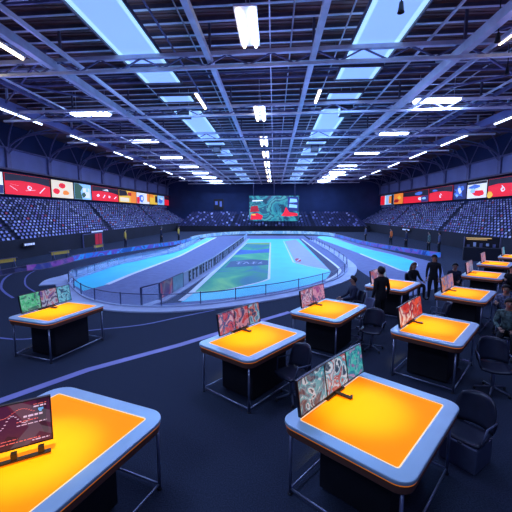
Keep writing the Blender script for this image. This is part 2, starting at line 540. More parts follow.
def centre_lamp(y, L, n):
    t = empty('ceiling_light', (-0.95, y, 9.6))
    tag(t, 'twin tube lamp in the centre row, number %s from the camera' % n, 'ceiling light', 'centre row of twin tube lamps')
    h = MB(); h.box((0, L / 2, 0.09), (0.75, L + 0.2, 0.06), M['steel']); h.build('reflector', t, bevel=0.01)
    q = MB(); q.tube([(-0.22, 0, 0), (-0.22, L, 0)], 0.065, M['tube_warm']); q.build('tube', t)['label'] = 'warm white tube'
    q = MB(); q.tube([(0.22, 0, 0), (0.22, L, 0)], 0.065, M['tube']); q.build('tube', t)['label'] = 'cool white tube'
    r = MB()
    r.tube([(0, 0.3, 0.1), (0, 0.3, 1.7)], 0.015, M['steel']); r.tube([(0, L - 0.3, 0.1), (0, L - 0.3, 1.7)], 0.015, M['steel'])
    r.build('hanger_rod', t)
for i, (y, L) in enumerate([(11.7, 2.4), (21.8, 3.0), (30.2, 3.6), (37.2, 3.6), (44.5, 4.5), (52.0, 4.5), (59.5, 4.5), (67, 4.5)]):
    centre_lamp(y, L, NUM[i])
def slim_lamp(x, y, lab, L=2.6, z=9.7):
    t = empty('ceiling_light', (x, y, z))
    tag(t, lab, 'ceiling light')
    h = MB(); h.box((0, L / 2, 0.07), (0.2, L + 0.1, 0.06), M['steel']); h.build('reflector', t)
    q = MB(); q.tube([(0, 0, 0), (0, L, 0)], 0.06, M['tube_warm']); q.build('tube', t)
slim_lamp(-4.3, 19.6, 'single slim lamp between the left skylights and the left centre beam')
slim_lamp(2.4, 19.4, 'single slim lamp between the right centre beam and the right skylights', 2.0)
slim_lamp(-12.9, 12.6, 'bright slim lamp at the upper left end of the roof', 3.2)
slim_lamp(-10.6, 12.3, 'bright slim lamp close to the near left roof beam', 2.6)
slim_lamp(8.6, 12.0, 'bright slim lamp at the upper right corner of the roof', 2.6)

# side light rails with tube lamps
def rail(X, s, side, segs):
    r = empty('ceiling_rail', (X, 0, 9.95))
    tag(r, 'long steel lamp rail hung from the roof above the %s grandstand' % side, 'rail', kind='structure')
    b = MB(); b.bar((0, 8, 0.12), (0, YB, 0.12), 0.45, 0.16, M['steel_arm']); b.bar((s * 0.25, 8, 0.3), (s * 0.25, YB, 0.3), 0.10, 0.5, M['fascia'])
    b.build('beam', r)
    y = 12.0
    while y < 76:
        h = MB(); h.bar((0, y, 0.2), (0, y, 1.45), 0.12, 0.12, M['steel']); h.build('hanger_post', r); y += 3.65
    for i, (a, c) in enumerate(segs):
        t = empty('ceiling_light', (X, a, 9.92))
        tag(t, 'long tube lamp under the %s lamp rail, number %s from the camera' % (side, NUM[i]), 'ceiling light', 'tube lamps on the %s rail' % side)
        h = MB(); h.box((0, (c - a) / 2, 0.06), (0.28, c - a, 0.05), M['steel_dark']); h.build('housing', t)
        q = MB(); q.tube([(0, 0.05, 0), (0, c - a - 0.05, 0)], 0.07, M['tube_side']); q.build('tube', t)
rail(-17.6, 1, 'left', [(15.0, 19.5), (21.5, 26.3), (30.0, 34.4), (38.2, 43.2), (47.0, 51.5), (55.5, 60.0), (64, 68.5)])
rail(16.6, -1, 'right', [(17.5, 20.5), (24.0, 28.0), (31.6, 36.4), (39.8, 44.4), (48.0, 52.5), (56.5, 61.0), (65, 69.5)])

# tree brackets from the fascia to the lamp rails
def bracket(X, s, y, side):
    b = MB()
    b.box((X + s * 0.62, y, 8.2), (0.18, 0.5, 1.9), M['steel_arm'])
    def arc(p0, p1, p2, r):
        pts = [Vector(p0) * (1 - t) ** 2 + Vector(p1) * 2 * t * (1 - t) + Vector(p2) * t * t for t in [k / 8 for k in range(9)]]
        b.tube(pts, r, M['steel_arm'], 6)
    x0 = X + s * 0.7
    arc((x0, y, 9.0), (x0 + s * 1.0, y, 10.6), (x0 + s * 6.0, y, 10.3), 0.09)
    arc((x0, y, 9.0), (x0 + s * 0.4, y + 0.4, 10.4), (x0 + s * 3.0, y + 2.6, 11.3), 0.07)
    arc((x0, y, 9.0), (x0 + s * 0.4, y - 0.4, 10.4), (x0 + s * 3.0, y - 2.6, 11.3), 0.07)
    arc((x0, y, 8.6), (x0 + s * 0.2, y + 1.2, 9.6), (x0 + s * 0.3, y + 2.8, 11.3), 0.06)
    arc((x0, y, 8.6), (x0 + s * 0.2, y - 1.2, 9.6), (x0 + s * 0.3, y - 2.8, 11.3), 0.06)
    tag(struct(b.build('ceiling_bracket'), 'branching steel bracket rising from the %s fascia beam to the roof' % side, 'bracket'), group='%s tree brackets' % side)
for k in range(11):
    bracket(XL, 1, 19.2 + 5.9 * k * 0.98, 'left'); bracket(XR, -1, 20.5 + 5.9 * k * 0.98, 'right')

# ------------------------------------------------------------------ track
T = {
 'asph_l': [(-8.04, 13.92), (-7.61, 15.13), (-7.44, 20.19), (-7.15, 25.82), (-7.75, 45.87), (-3.52, 45.16), (-3.5, 27.31), (-3.56, 20.2), (-3.91, 14.44), (-4.23, 12.37), (-4.59, 11.52), (-5.38, 11.61), (-6.25, 11.98), (-7.16, 12.68)] ,
 'lane_l_out': [(-9.31, 15.22), (-9.75, 16.29), (-10.0, 17.4), (-10.13, 20.25), (-9.19, 23.45), (-9.1, 27.02), (-8.31, 30.07), (-8.95, 45.81)] ,
 'lane_l_in': [(-7.75, 45.87), (-7.15, 25.82), (-7.36, 21.77), (-7.6, 17.65), (-7.61, 15.13), (-8.0, 13.84), (-8.47, 14.1)] ,
 'logo': [(-4.59, 11.52), (-4.23, 12.37), (-3.96, 14.64), (-3.59, 20.39), (-3.5, 27.31), (-3.39, 43.41)] ,
 'line_w': [(-3.43, 12.34), (-3.36, 13.45), (-3.16, 43.76)] ,
 'green': [(-3.31, 13.72), (-2.29, 13.99), (-1.4, 14.98), (-0.6, 16.04), (-0.23, 16.81), (-0.38, 38.21), (-2.96, 37.56)] ,
 'cyan': [(-3.39, 12.2), (-2.53, 12.53), (-1.31, 13.14), (0.27, 14.27), (1.67, 15.68), (2.61, 17.06), (3.19, 19.14), (3.18, 43.75), (-3.13, 43.42), (-3.36, 13.45)] ,
 'trap': [(1.29, 39.93), (2.73, 42.73), (3.19, 20.0), (1.44, 22.23)] ,
 'trapline': [(1.13, 40.5), (1.31, 22.77), (2.21, 20.89), (3.14, 19.65)] ,
 'wcurve': [(3.5, 43.76), (3.73, 29.88), (3.85, 23.62), (3.87, 20.78), (3.75, 19.51), (3.28, 18.06), (2.53, 16.54)] ,
 'glass': [(-9.45, 15.21), (-8.2, 13.65), (-7.15, 12.52), (-6.18, 11.84), (-5.32, 11.48), (-4.24, 11.35), (-3.23, 11.47), (-2.08, 11.92), (-0.88, 12.69), (0.68, 13.92), (2.55, 16.06), (3.46, 17.64), (4.22, 19.88), (4.59, 22.26), (4.71, 27.07), (4.65, 33.47), (4.32, 41.41)] ,
 'glass_l': [(-9.45, 15.21), (-9.87, 16.15), (-9.8, 16.82), (-9.77, 18.15), (-9.78, 21.08), (-9.09, 24.54), (-8.2, 29.67), (-8.97, 41.49)] ,
 'lane_r': [(5.78, 46.57), (7.81, 47.65), (8.32, 33.66), (9.3, 27.97), (9.55, 23.91), (9.01, 22.05), (7.44, 19.36), (7.2, 21.55), (6.94, 27.98)] ,
 'asph_r': [(4.73, 43.0), (6.06, 45.65), (6.9, 27.85), (7.13, 21.34), (7.29, 19.03), (5.25, 14.34), (3.72, 12.93), (3.34, 14.62), (3.64, 16.85), (4.51, 19.89), (4.77, 23.18), (4.82, 27.74), (4.79, 34.5)] ,
 'line_a': [(-14.71, 20.66), (-14.59, 19.01), (-13.7, 16.75), (-12.25, 14.63), (-11.18, 13.49), (-10.05, 12.53)] ,
 'line_b': [(-7.89, 8.56), (-7.17, 8.37), (-6.38, 8.34), (-5.21, 9.02), (-3.87, 9.6), (-2.94, 10.44), (-1.97, 11.28)] ,
 'line_c': [(-5.22, 4.8), (-4.76, 5.43), (-3.87, 6.68), (-2.32, 8.14), (-1.48, 9.05), (0.55, 11.17)] ,
 'led': [(-14.43, 15.42), (-14.25, 17.01), (-14.05, 18.25), (-13.35, 19.44), (-13.52, 23.23), (-12.95, 25.52), (-11.68, 29.9), (-9.82, 35.98), (-9.5, 43.95), (-6.54, 51.24), (-0.6, 54.02), (5.51, 53.07), (8.36, 47.68), (9.12, 36.96), (10.31, 31.04), (11.3, 28.07), (12.12, 25.64)] ,

}
def sheet(name, pts, z, m, label, smooth=0, cat='floor marking'):
    if smooth: pts = smooth_line(pts, smooth, True)
    b = MB(); b.prism(pts, z - 0.004, z, M[m])
    return struct(b.build(name), label, cat)
def stripe(name, pts, w, z, m, label, smooth=4):
    if smooth: pts = smooth_line(pts, smooth)
    b = MB(); b.band(pts, w, z - 0.004, z, M[m])
    return struct(b.build(name), label, 'floor marking')
G = smooth_line(T['glass'], 5)
GL = smooth_line(T['glass_l'], 5)
base = [p for p in G] + [(4.3, 50.0), (-8.9, 50.0)] + GL[::-1][:-1]
b = MB(); b.prism(base, 0.0, 0.006, M['asphalt'])
struct(b.build('floor_track'), 'violet-grey asphalt of the track inside the glass barriers', 'track')
sheet('floor_track', [(4.5, 50), (7.0, 50), (8.6, 47)] + [(9.4, 34), (10.2, 28), (10.6, 24), (10.3, 21.5), (9.0, 18.5), (7.6, 15.6), (5.4, 13.6)] + [(4.9, 17.5), (4.9, 20), (5.2, 23.5), (5.2, 30), (4.8, 41)], 0.006, 'asphalt', 'violet-grey asphalt lane right of the curved glass barrier', cat='track')
sheet('floor_marking', smooth_line(T['lane_l_out'], 4) + smooth_line(T['lane_l_in'][:-1], 1), 0.012, 'cyan', 'cyan lane along the left side of the track')
stripe('floor_marking', T['lane_l_in'][:5], 0.24, 0.018, 'white', 'white edge line of the left cyan lane', 0)
stripe('floor_marking', T['lane_l_out'], 0.10, 0.018, 'pale', 'pale edge line outside the left cyan lane')
sheet('floor_marking', smooth_line(T['lane_r'], 3, True), 0.012, 'cyan', 'cyan lane along the right side of the track')
stripe('floor_marking', T['lane_r'][5:], 0.18, 0.018, 'white', 'white edge line of the right cyan lane', 2)
stripe('floor_marking', T['lane_r'][1:6], 0.12, 0.018, 'pale', 'pale outer line of the right cyan lane', 2)
sheet('floor_marking', [(-4.5, 11.8), (-3.4, 12.2), (-3.2, 43.4), (-3.4, 43.4)] + [(-3.6, 27.3), (-3.9, 14.5)], 0.010, 'dark_lane', 'dark strip between the lettered barrier and the infield')
sheet('floor_marking', T['cyan'], 0.012, 'cyan', 'big cyan infield surface')
# green field with painted streaks
def field_mat():
    m, t, bs = new_mat('streaked_green_field')
    n, l = t.nodes, t.links
    tc = n.new('ShaderNodeTexCoord'); mp = n.new('ShaderNodeMapping')
    mp.inputs['Scale'].default_value = (0.22, 0.16, 1); mp.inputs['Rotation'].default_value = (0, 0, 0.25)
    l.new(tc.outputs['Object'], mp.inputs['Vector'])
    nz = n.new('ShaderNodeTexNoise'); nz.inputs['Scale'].default_value = 1.6; nz.inputs['Detail'].default_value = 5; nz.inputs['Distortion'].default_value = 0.8
    l.new(mp.outputs[0], nz.inputs['Vector'])
    r = n.new('ShaderNodeValToRGB'); cr = r.color_ramp
    cols = [(0.30, (0.01, 0.16, 0.34)), (0.42, (0.01, 0.26, 0.30)), (0.48, (0.01, 0.34, 0.20)), (0.57, (0.04, 0.48, 0.20)), (0.66, (0.20, 0.66, 0.20))]
    while len(cr.elements) < len(cols): cr.elements.new(0.5)
    for e, (p, c) in zip(cr.elements, cols): e.position = p; e.color = list(c) + [1]
    l.new(nz.outputs['Fac'], r.inputs[0]); l.new(r.outputs[0], bs.inputs['Base Color'])
    bs.inputs['Roughness'].default_value = 0.6
    return m
M['field'] = field_mat()
M['field_yellow'] = mat('yellow_green_paint', (0.40, 0.55, 0.12), 0.6, 0, 0.2, 1)
M['field_blue'] = mat('royal_blue_paint', (0.02, 0.14, 0.46), 0.6, 0, 0.2, 0.5)
M['field_navy'] = mat('navy_paint', (0.02, 0.09, 0.20), 0.6, 0, 0.2, 0.5)
sheet('floor_marking', smooth_line(T['green'][:5], 4) + T['green'][5:], 0.018, 'field', 'green and blue streaked field inside the infield', cat='field')
sheet('floor_marking', [(-3.02, 36.2), (-0.36, 36.2), (-0.38, 38.2), (-2.98, 37.6)], 0.022, 'field_yellow', 'yellow-green strip at the far end of the field')
sheet('floor_marking', [(-3.1, 26.5), (-2.0, 27.4), (-0.33, 28.5), (-0.34, 31.8), (-1.6, 30.0), (-3.06, 30.5)], 0.022, 'field_blue', 'royal blue patch painted across the field')
sheet('floor_marking', [(-2.9, 20.3), (-1.6, 20.9), (-0.35, 21.5), (-0.40, 23.6), (-1.5, 24.1), (-2.9, 23.0)], 0.022, 'field_navy', 'dark navy patch under the white marks on the field')
b = MB()
for (xa, ya, xb, yb) in [(-2.55, 21.6, -2.2, 21.6), (-2.55, 22.4, -2.15, 22.5), (-2.4, 21.2, -2.4, 23.0), (-2.0, 21.5, -1.8, 23.2), (-1.8, 23.2, -1.55, 21.6), (-1.45, 22.1, -0.95, 22.2), (-1.35, 23.2, -0.9, 23.1),
                         (-1.2, 21.5, -1.2, 23.4), (-0.8, 21.8, -0.55, 23.3), (-0.65, 22.2, -0.5, 21.9), (-2.7, 23.4, -1.9, 23.7)]:
    b.band([(xa * 0.8 - 0.35, 22.2 + (ya - 22.2) * 0.55), (xb * 0.8 - 0.35, 22.2 + (yb - 22.2) * 0.55)], 0.09, 0.022, 0.026, M['pale'])
struct(b.build('floor_marking'), 'white brush-like marks painted in the middle of the field', 'floor marking')
stripe('floor_marking', smooth_line(T['green'][:5], 4) + T['green'][5:] + [T['green'][0]], 0.13, 0.028, 'white', 'white outline around the green field', 0)
stripe('floor_marking', T['line_w'], 0.22, 0.030, 'white', 'thick white line left of the green field', 0)
sheet('floor_marking', T['trap'], 0.018, 'pale', 'pale grey wedge painted on the right of the infield')
stripe('floor_marking', T['trapline'], 0.10, 0.022, 'white', 'white edge of the pale grey wedge', 0)
b = MB(); b.prism([(1.70 + 0.20 * math.cos(a), 23.9 + 0.85 * math.sin(a)) for a in [k * math.pi / 8 for k in range(16)]], 0.018, 0.024, M['red'])
b.band([(1.6, 23.4), (1.9, 24.5)], 0.08, 0.024, 0.027, M['white'])
struct(b.build('floor_marking'), 'small red emblem painted on the pale grey wedge', 'floor marking')
sheet('floor_marking', [(3.24, 19.3), (3.28, 43.7), (3.5, 43.7), (3.72, 29.9), (3.82, 23.6), (3.84, 20.8), (3.6, 19.0), (3.1, 17.6), (2.75, 17.3)], 0.010, 'dark_lane', 'dark strip right of the infield')
stripe('floor_marking', T['wcurve'], 0.16, 0.022, 'white', 'curved white line right of the infield')
stripe('floor_marking', T['line_a'], 0.10, 0.006, 'thin_line', 'thin curved line on the carpet at the far left')
stripe('floor_marking', offset(smooth_line(T['line_a'], 3), 0.9), 0.07, 0.006, 'thin_line', 'second thin curved line inside the far left curve', 0)
stripe('floor_marking', [(-12.2, 11.7)] + [(-10.9, 10.6), (-9.3, 9.3), (-7.89, 8.56)][1:] + T['line_b'][1:], 0.07, 0.006, 'thin_line', 'thin curved line on the carpet in front of the glass barrier')
stripe('floor_marking', T['line_c'], 0.20, 0.006, 'violet_line', 'broad violet line crossing the carpet between the tables', 0)

# curb outside the glass barrier
b = MB(); b.band(G, 0.50, 0.0, 0.05, M['concrete'], off=-0.30)
struct(b.build('floor_curb'), 'pale concrete curb along the front of the glass barrier', 'curb')
b = MB(); b.band(GL, 1.1, 0.0, 0.04, M['concrete'], off=0.65)
struct(b.build('floor_curb'), 'pale concrete band outside the left glass barrier', 'curb')

def glass_barrier(line, h, label, step=1.5, m='glass'):
    t = empty('glass_barrier', (line[0][0], line[0][1], 0.0))
    tag(t, label, 'barrier')
    o = (line[0][0], line[0][1])
    L = [(p[0] - o[0], p[1] - o[1]) for p in line]
    g = MB(); g.band(L, 0.02, 0.10, h - 0.03, M[m]); g.build('glass_panel', t)
    r = MB(); r.tube([(p[0], p[1], h) for p in L], 0.016, M['rail'], 6); r.build('top_rail', t)
    bb = MB(); bb.band(L, 0.10, 0.0, 0.10, M['concrete']); bb.build('base', t)
    acc = 0; last = Vector(L[0]); nxt = 0.0
    posts = []
    for p in L:
        v = Vector(p); acc += (v - last).length; last = v
        if acc >= nxt:
            posts.append(p); nxt = acc + step
    for p in posts:
        q = MB(); q.box((p[0], p[1], h / 2 + 0.04), (0.03, 0.03, h), M['rail']); q.build('post', t)
    return t
glass_barrier(G, 0.50, 'low curved glass barrier with dark top rail around the near end of the track', 1.3)
glass_barrier(GL, 0.50, 'low glass barrier along the outside of the left cyan lane', 1.4, m='glass_milky')

# lettered inner barrier
def logo_barrier():
    line = T['logo']
    o = line[0]
    L = [(p[0] - o[0], p[1] - o[1]) for p in line]
    t = empty('advertising_barrier', (o[0], o[1], 0))
    tag(t, 'long white barrier with black lettering and a violet panel between left lane and infield', 'barrier')
    b = MB(); b.band(L, 0.35, 0, 0.06, M['concrete'], off=-0.1); b.build('base', t)
    segs = [(L[0], L[1], 'clear'), (L[1], ((L[1][0] + L[2][0]) / 2, (L[1][1] + L[2][1]) / 2), 'violet'), (((L[1][0] + L[2][0]) / 2, (L[1][1] + L[2][1]) / 2), L[2], 'mint')] + [(L[i], L[i + 1], 'white') for i in range(2, len(L) - 1)]
    M['b_violet'] = screen_mat('violet_banner', [(0.10, 0.06, 0.35), (0.45, 0.06, 0.25), (0.30, 0.10, 0.50), (0.15, 0.2, 0.6)], 3, 1.2, strength=0.35, lines=0.2)
    M['b_mint'] = mat('mint_banner', (0.30, 0.50, 0.55), 0.6, 0, 0.3, 1.5)
    M['b_white'] = mat('white_banner', (0.48, 0.52, 0.66), 0.6, 0, 0.05, 1.5)
    M['b_black'] = mat('banner_lettering', (0.012, 0.012, 0.03), 0.6)
    for a, c, kind in segs:
        if kind == 'clear':
            g = MB(); g.band([a, c], 0.03, 0.08, 0.62, M['glass']); g.build('glass_panel', t)
        else:
            g = MB(); g.band([a, c], 0.05, 0.08, 0.66, M['b_' + kind]); g.build('banner_panel', t)
    r = MB(); r.tube([(p[0], p[1], 0.69) for p in L[:3]], 0.025, M['rail'], 6); r.build('top_rail', t)
    for p in (L[0], L[1], ((L[1][0] + L[2][0]) / 2, (L[1][1] + L[2][1]) / 2), L[2]):
        q = MB(); q.box((p[0], p[1], 0.35), (0.06, 0.06, 0.70), M['rail']); q.build('post', t)
    # dense block lettering standing just off both faces of the white run
    pts = [Vector(p) for p in L[2:]]
    def at(s):
        for i in range(len(pts) - 1):
            d = (pts[i + 1] - pts[i]).length
            if s <= d:
                u = (pts[i + 1] - pts[i]).normalized(); return pts[i] + u * s, u
            s -= d
        u = (pts[-1] - pts[-2]).normalized(); return pts[-1], u
    s = 0.75; k = 0
    while s < 24 and k < 40:
        p, u = at(s); ang = math.atan2(u.y, u.x)
        lt = MB()
        for side in (1, -1):
            nrm = Vector((-u.y, u.x)) * side
            def blk(x, z, wx, wz):
                c_ = p + u * x + nrm * 0.033
                lt.box((c_.x, c_.y, z), (wx, 0.016, wz), M['b_black'], ang)
            ch = (k * 7 + 3) % 5
            blk(0.08, 0.37, 0.15, 0.48)
            if ch in (0, 1, 3):
                blk(0.22, 0.56, 0.16, 0.10)
                blk(0.20, 0.37, 0.12, 0.08)
                if ch: blk(0.22, 0.18, 0.16, 0.10)
            elif ch == 2:
                blk(0.08, 0.56, 0.42, 0.10)
            else:
                blk(0.33, 0.37, 0.13, 0.48); blk(0.20, 0.45, 0.14, 0.12)
        lt.build('letter', t)
        k += 1; s += 0.60
logo_barrier()

# right inner curved white railing
b = MB()
# perimeter LED barrier, one thing per coloured run
def led_run(line, h, m, label):
    o = line[0]; L = [(p[0] - o[0], p[1] - o[1]) for p in line]
    t = empty('perimeter_barrier', (o[0], o[1], 0)); tag(t, label, 'barrier', 'luminous boards around the track')
    q = MB(); q.band(L, 0.12, 0.05, h, m); q.build('display_board', t)
    q = MB(); q.band(L, 0.2, 0, 0.05, M['steel_dark']); q.band(L, 0.13, h, h + 0.015, M['steel_dark']); q.build('frame', t)
led = smooth_line(T['led'], 4)
SM = dict(
    p_dim=screen_mat('board_dim', [(0.010, 0.014, 0.07), (0.03, 0.04, 0.2), (0.015, 0.02, 0.1)], 1, 0.8, strength=0.6, lines=0.0),
    p_violet=screen_mat('board_violet', [(0.08, 0.04, 0.36), (0.18, 0.06, 0.52), (0.03, 0.05, 0.36)], 2, 0.9, strength=0.65, lines=0.05),
    p_blue=screen_mat('board_blue', [(0.01, 0.08, 0.50), (0.02, 0.22, 0.85), (0.08, 0.06, 0.55), (0.01, 0.14, 0.75)], 3, 1.1, strength=1.0, lines=0.0),
    p_glow=screen_mat('board_pale', [(0.12, 0.35, 0.8), (0.25, 0.5, 0.9), (0.12, 0.30, 0.8)], 4, 0.8, strength=1.1, lines=0.1),
    p_right=screen_mat('board_right', [(0.01, 0.04, 0.35), (0.02, 0.15, 0.75), (0.12, 0.08, 0.6), (0.02, 0.06, 0.5)], 5, 1.1, strength=0.95, lines=0.0),
)
led_run(led[0:10], 0.30, SM['p_dim'], 'dim dark blue luminous board at the far left of the track')
led_run(led[9:16], 0.36, SM['p_violet'], 'violet luminous board left of the track')
led_run(led[15:31], 0.40, SM['p_blue'], 'bright blue luminous board along the left side of the track')
led_run(led[30:49], 0.48, SM['p_glow'], 'pale glowing board across the far end of the track')
led_run(led[48:], 0.40, SM['p_right'], 'blue and violet luminous board along the right side of the track')

# ------------------------------------------------------------------ grandstands
ROWS, TREAD, RISE = 15, 0.40, 0.225
def grandstand(name, X0, s, y0, y1, label):
    b = MB()
    b.box((X0 + s * 0.08, (y0 + y1) / 2, 0.70), (0.16, y1 - y0, 1.40), M['wall_black'])
    for i in range(ROWS):
        z = 1.1 + RISE * (i + 1) - 0.2
        b.box((X0 + s * (0.16 + TREAD * (i + 0.5)), (y0 + y1) / 2, z / 2), (TREAD, y1 - y0, z), M['stand'])
    o = b.build(name)
    struct(o, label, 'grandstand')
grandstand('floor_grandstand', -18.0, -1, 8, 74, 'stepped black-fronted grandstand along the left side')
grandstand('floor_grandstand', 17.4, 1, 8, 74, 'stepped black-fronted grandstand along the right side')
b = MB()
b.box((-0.4, 60.9, 0.5), (34.0, 0.16, 1.0), M['wall_black'])
for i in range(13):
    z = 0.8 + 0.19 * i
    b.box((-0.4, 61.0 + 0.9 * (i + 0.5), z / 2), (34.0, 0.9, z), M['stand'])
struct(b.build('floor_grandstand'), 'stepped grandstand across the far end of the hall', 'grandstand')

SEATC = [mat('seat_blue', (0.26, 0.29, 0.60), 0.4), mat('seat_pale', (0.62, 0.66, 0.90), 0.4), mat('seat_navy', (0.04, 0.05, 0.14), 0.4), mat('seat_red', (0.60, 0.06, 0.12), 0.4), mat('seat_violet', (0.26, 0.17, 0.52), 0.4)]
M['seat_pan'] = mat('seat_pan', (0.02, 0.025, 0.06), 0.5)
def seat_shape(b, m, x, y, z, s):
    """s: direction of the back (+1 back towards +x). dark pan and post, coloured curved back"""
    b.box((x, y, z + 0.20), (0.24, 0.24, 0.05), M['seat_pan'])
    bx = x + s * 0.13
    vs = []
    for k, (dy, dx) in enumerate(((-0.115, -0.03), (-0.04, 0.0), (0.04, 0.0), (0.115, -0.03))):
        for dz, tx in ((0.25, 0.0), (0.41, 0.05)):
            for th in (0, 0.03):
                vs.append((bx + s * (dx + tx + th), y + dy, z + dz + (0.0 if abs(dy) < 0.1 or dz < 0.3 else -0.03)))
    fs = []
    for k in range(3):
        a = k * 4; c = a + 4
        fs += [(a, c, c + 2, a + 2), (a + 1, a + 3, c + 3, c + 1), (a + 2, c + 2, c + 3, a + 3), (a, a + 1, c + 1, c)]
    fs += [(0, 2, 3, 1), (12, 13, 15, 14)]
    b.add(vs, fs, m)
    b.box((x, y, z + 0.09), (0.06, 0.06, 0.18), M['seat_pan'])
def pick():
    r = random.random()
    return 0 if r < 0.62 else 1 if r < 0.76 else 2 if r < 0.88 else 3 if r < 0.91 else 4
aisles = ((24.0, 0.22), (38.3, 0.42), (54.0, 0.5))
slots = []
for X0, s in ((-18.0, -1), (17.4, 1)):
    for i in range(ROWS):
        y = 15.0 + (0.2 if i % 2 else 0)
        while y < 73.5:
            # two diagonal gangways with no seats
            if not any(abs(y - (a + g_ * i)) < 0.42 for a, g_ in aisles):
                slots.append((X0 + s * (0.16 + TREAD * (i + 0.5)), y, 1.1 + RISE * (i + 1) - 0.2, s))
            y += 0.45 if y < 45 else 0.6
def in_view(x, y, z):
    cy, sy, cp, sp = math.cos(YAW), math.sin(YAW), math.cos(PITCH), math.sin(PITCH)
    d = (x, y, z - 3.26)
    f = -sy * cp * d[0] + cy * cp * d[1] - sp * d[2]
    r = cy * d[0] + sy * d[1]
    return f > 0 and abs(r / f) < 256 / 345
vis = sorted([q for q in slots if in_view(q[0], q[1], q[2] + 0.3)], key=lambda q: q[0] ** 2 + q[1] ** 2)
near = set(vis[:300])
protos = {}
CN = ['blue', 'pale', 'dark navy', 'red', 'violet']
for q in vis[:300]:
    ci = pick()
    side = 'left' if q[3] < 0 else 'right'
    if (ci, q[3]) not in protos:
        b = MB(); seat_shape(b, SEATC[ci], 0, 0, 0, q[3])
        o = b.build('stadium_seat', loc=q[:3]); protos[(ci, q[3])] = o
        tag(o, '%s plastic seat in the near rows of the %s grandstand' % (CN[ci], side), 'seat', '%s seats in the near rows of the %s grandstand' % (CN[ci], side))
    else:
        o = protos[(ci, q[3])].copy(); COL.objects.link(o); o.location = q[:3]
for side, sgn in (('left', -1), ('right', 1)):
    b = MB()
    for q in slots:
        if q in near or q[3] != sgn or not in_view(q[0] * 0.93, q[1], q[2]): continue
        seat_shape(b, SEATC[pick()], *q[:3], q[3])
    tag(b.build('stadium_seats'), 'mass of blue and violet seats filling the far %s grandstand' % side, 'seats', kind='stuff')
b = MB()
for i in range(13):
    x = -17.0
    while x < 16.2:
        if abs(abs(x + 0.3) - 7.2) > 0.5:
            m = SEATC[0 if random.random() < 0.12 else 2 if random.random() < 0.96 else 1]
            z = 0.8 + 0.19 * i; yy = 61.4 + 0.9 * i
            b.box((x, yy, z + 0.20), (0.36, 0.30, 0.05), m); b.box((x, yy + 0.15, z + 0.34), (0.36, 0.04, 0.26), m)
            b.box((x, yy, z + 0.09), (0.06, 0.06, 0.2), M['steel_dark'])
        x += 0.6
tag(b.build('stadium_seats'), 'rows of dark blue seats across the far end stand', 'seats', kind='stuff')

# doors in the left stand front
def stand_door():
    t = empty('door_1', (-17.88, 31.8, 0)); struct(t, 'dark double doorway with red lit leaf under the left grandstand', 'door')
    M['redlit'] = emit('red_lit_door', (0.35, 0.012, 0.03), 0.6)
    q = MB(); q.box((0, -0.35, 0.62), (0.10, 0.06, 1.24), M['steel_arm']); q.box((0, 3.25, 0.62), (0.10, 0.06, 1.24), M['steel_arm']); q.box((0, 1.45, 1.24), (0.10, 3.66, 0.06), M['steel_arm']); q.build('door_frame', t)
    q = MB(); q.box((0, 0.8, 0.6), (0.05, 2.0, 1.18), M['box']); q.build('dark_leaf', t)
    q = MB(); q.box((0, 2.5, 0.6), (0.06, 1.3, 1.18), M['redlit']); q.box((0.01, 2.5, 0.6), (0.08, 0.05, 1.18), M['box']); q.build('red_leaf', t)['label'] = 'red lit door leaf'
stand_door()
def wall_sign(x, y, z, s, lab, w=1.6):
    t = empty('wall_sign', (x, y, z)); tag(t, lab, 'sign')
    M['signtxt'] = emit('sign_text', (0.5, 0.6, 0.9), 0.7)
    q = MB(); q.box((0, 0, 0), (0.06, w + 0.3, 0.3), M['box']); q.build('board', t)
    q = MB()
    k = -w / 2
    while k < w / 2:
        l = random.choice((0.08, 0.14, 0.2)); q.box((s * 0.04, k + l / 2, 0), (0.02, l, 0.14), M['signtxt']); k += l + 0.05
    q.build('lettering', t)
wall_sign(-17.84, 34.0, 1.5 - 0.08, 1, 'small sign with white letters above the doorway under the left stand', 2.2)
wall_sign(-17.84, 24.2, 1.0, 1, 'small dim sign on the black front of the left stand', 1.0)
wall_sign(17.24, 46.0, 1.1, -1, 'small bluish sign on the black front of the right stand', 2.2)

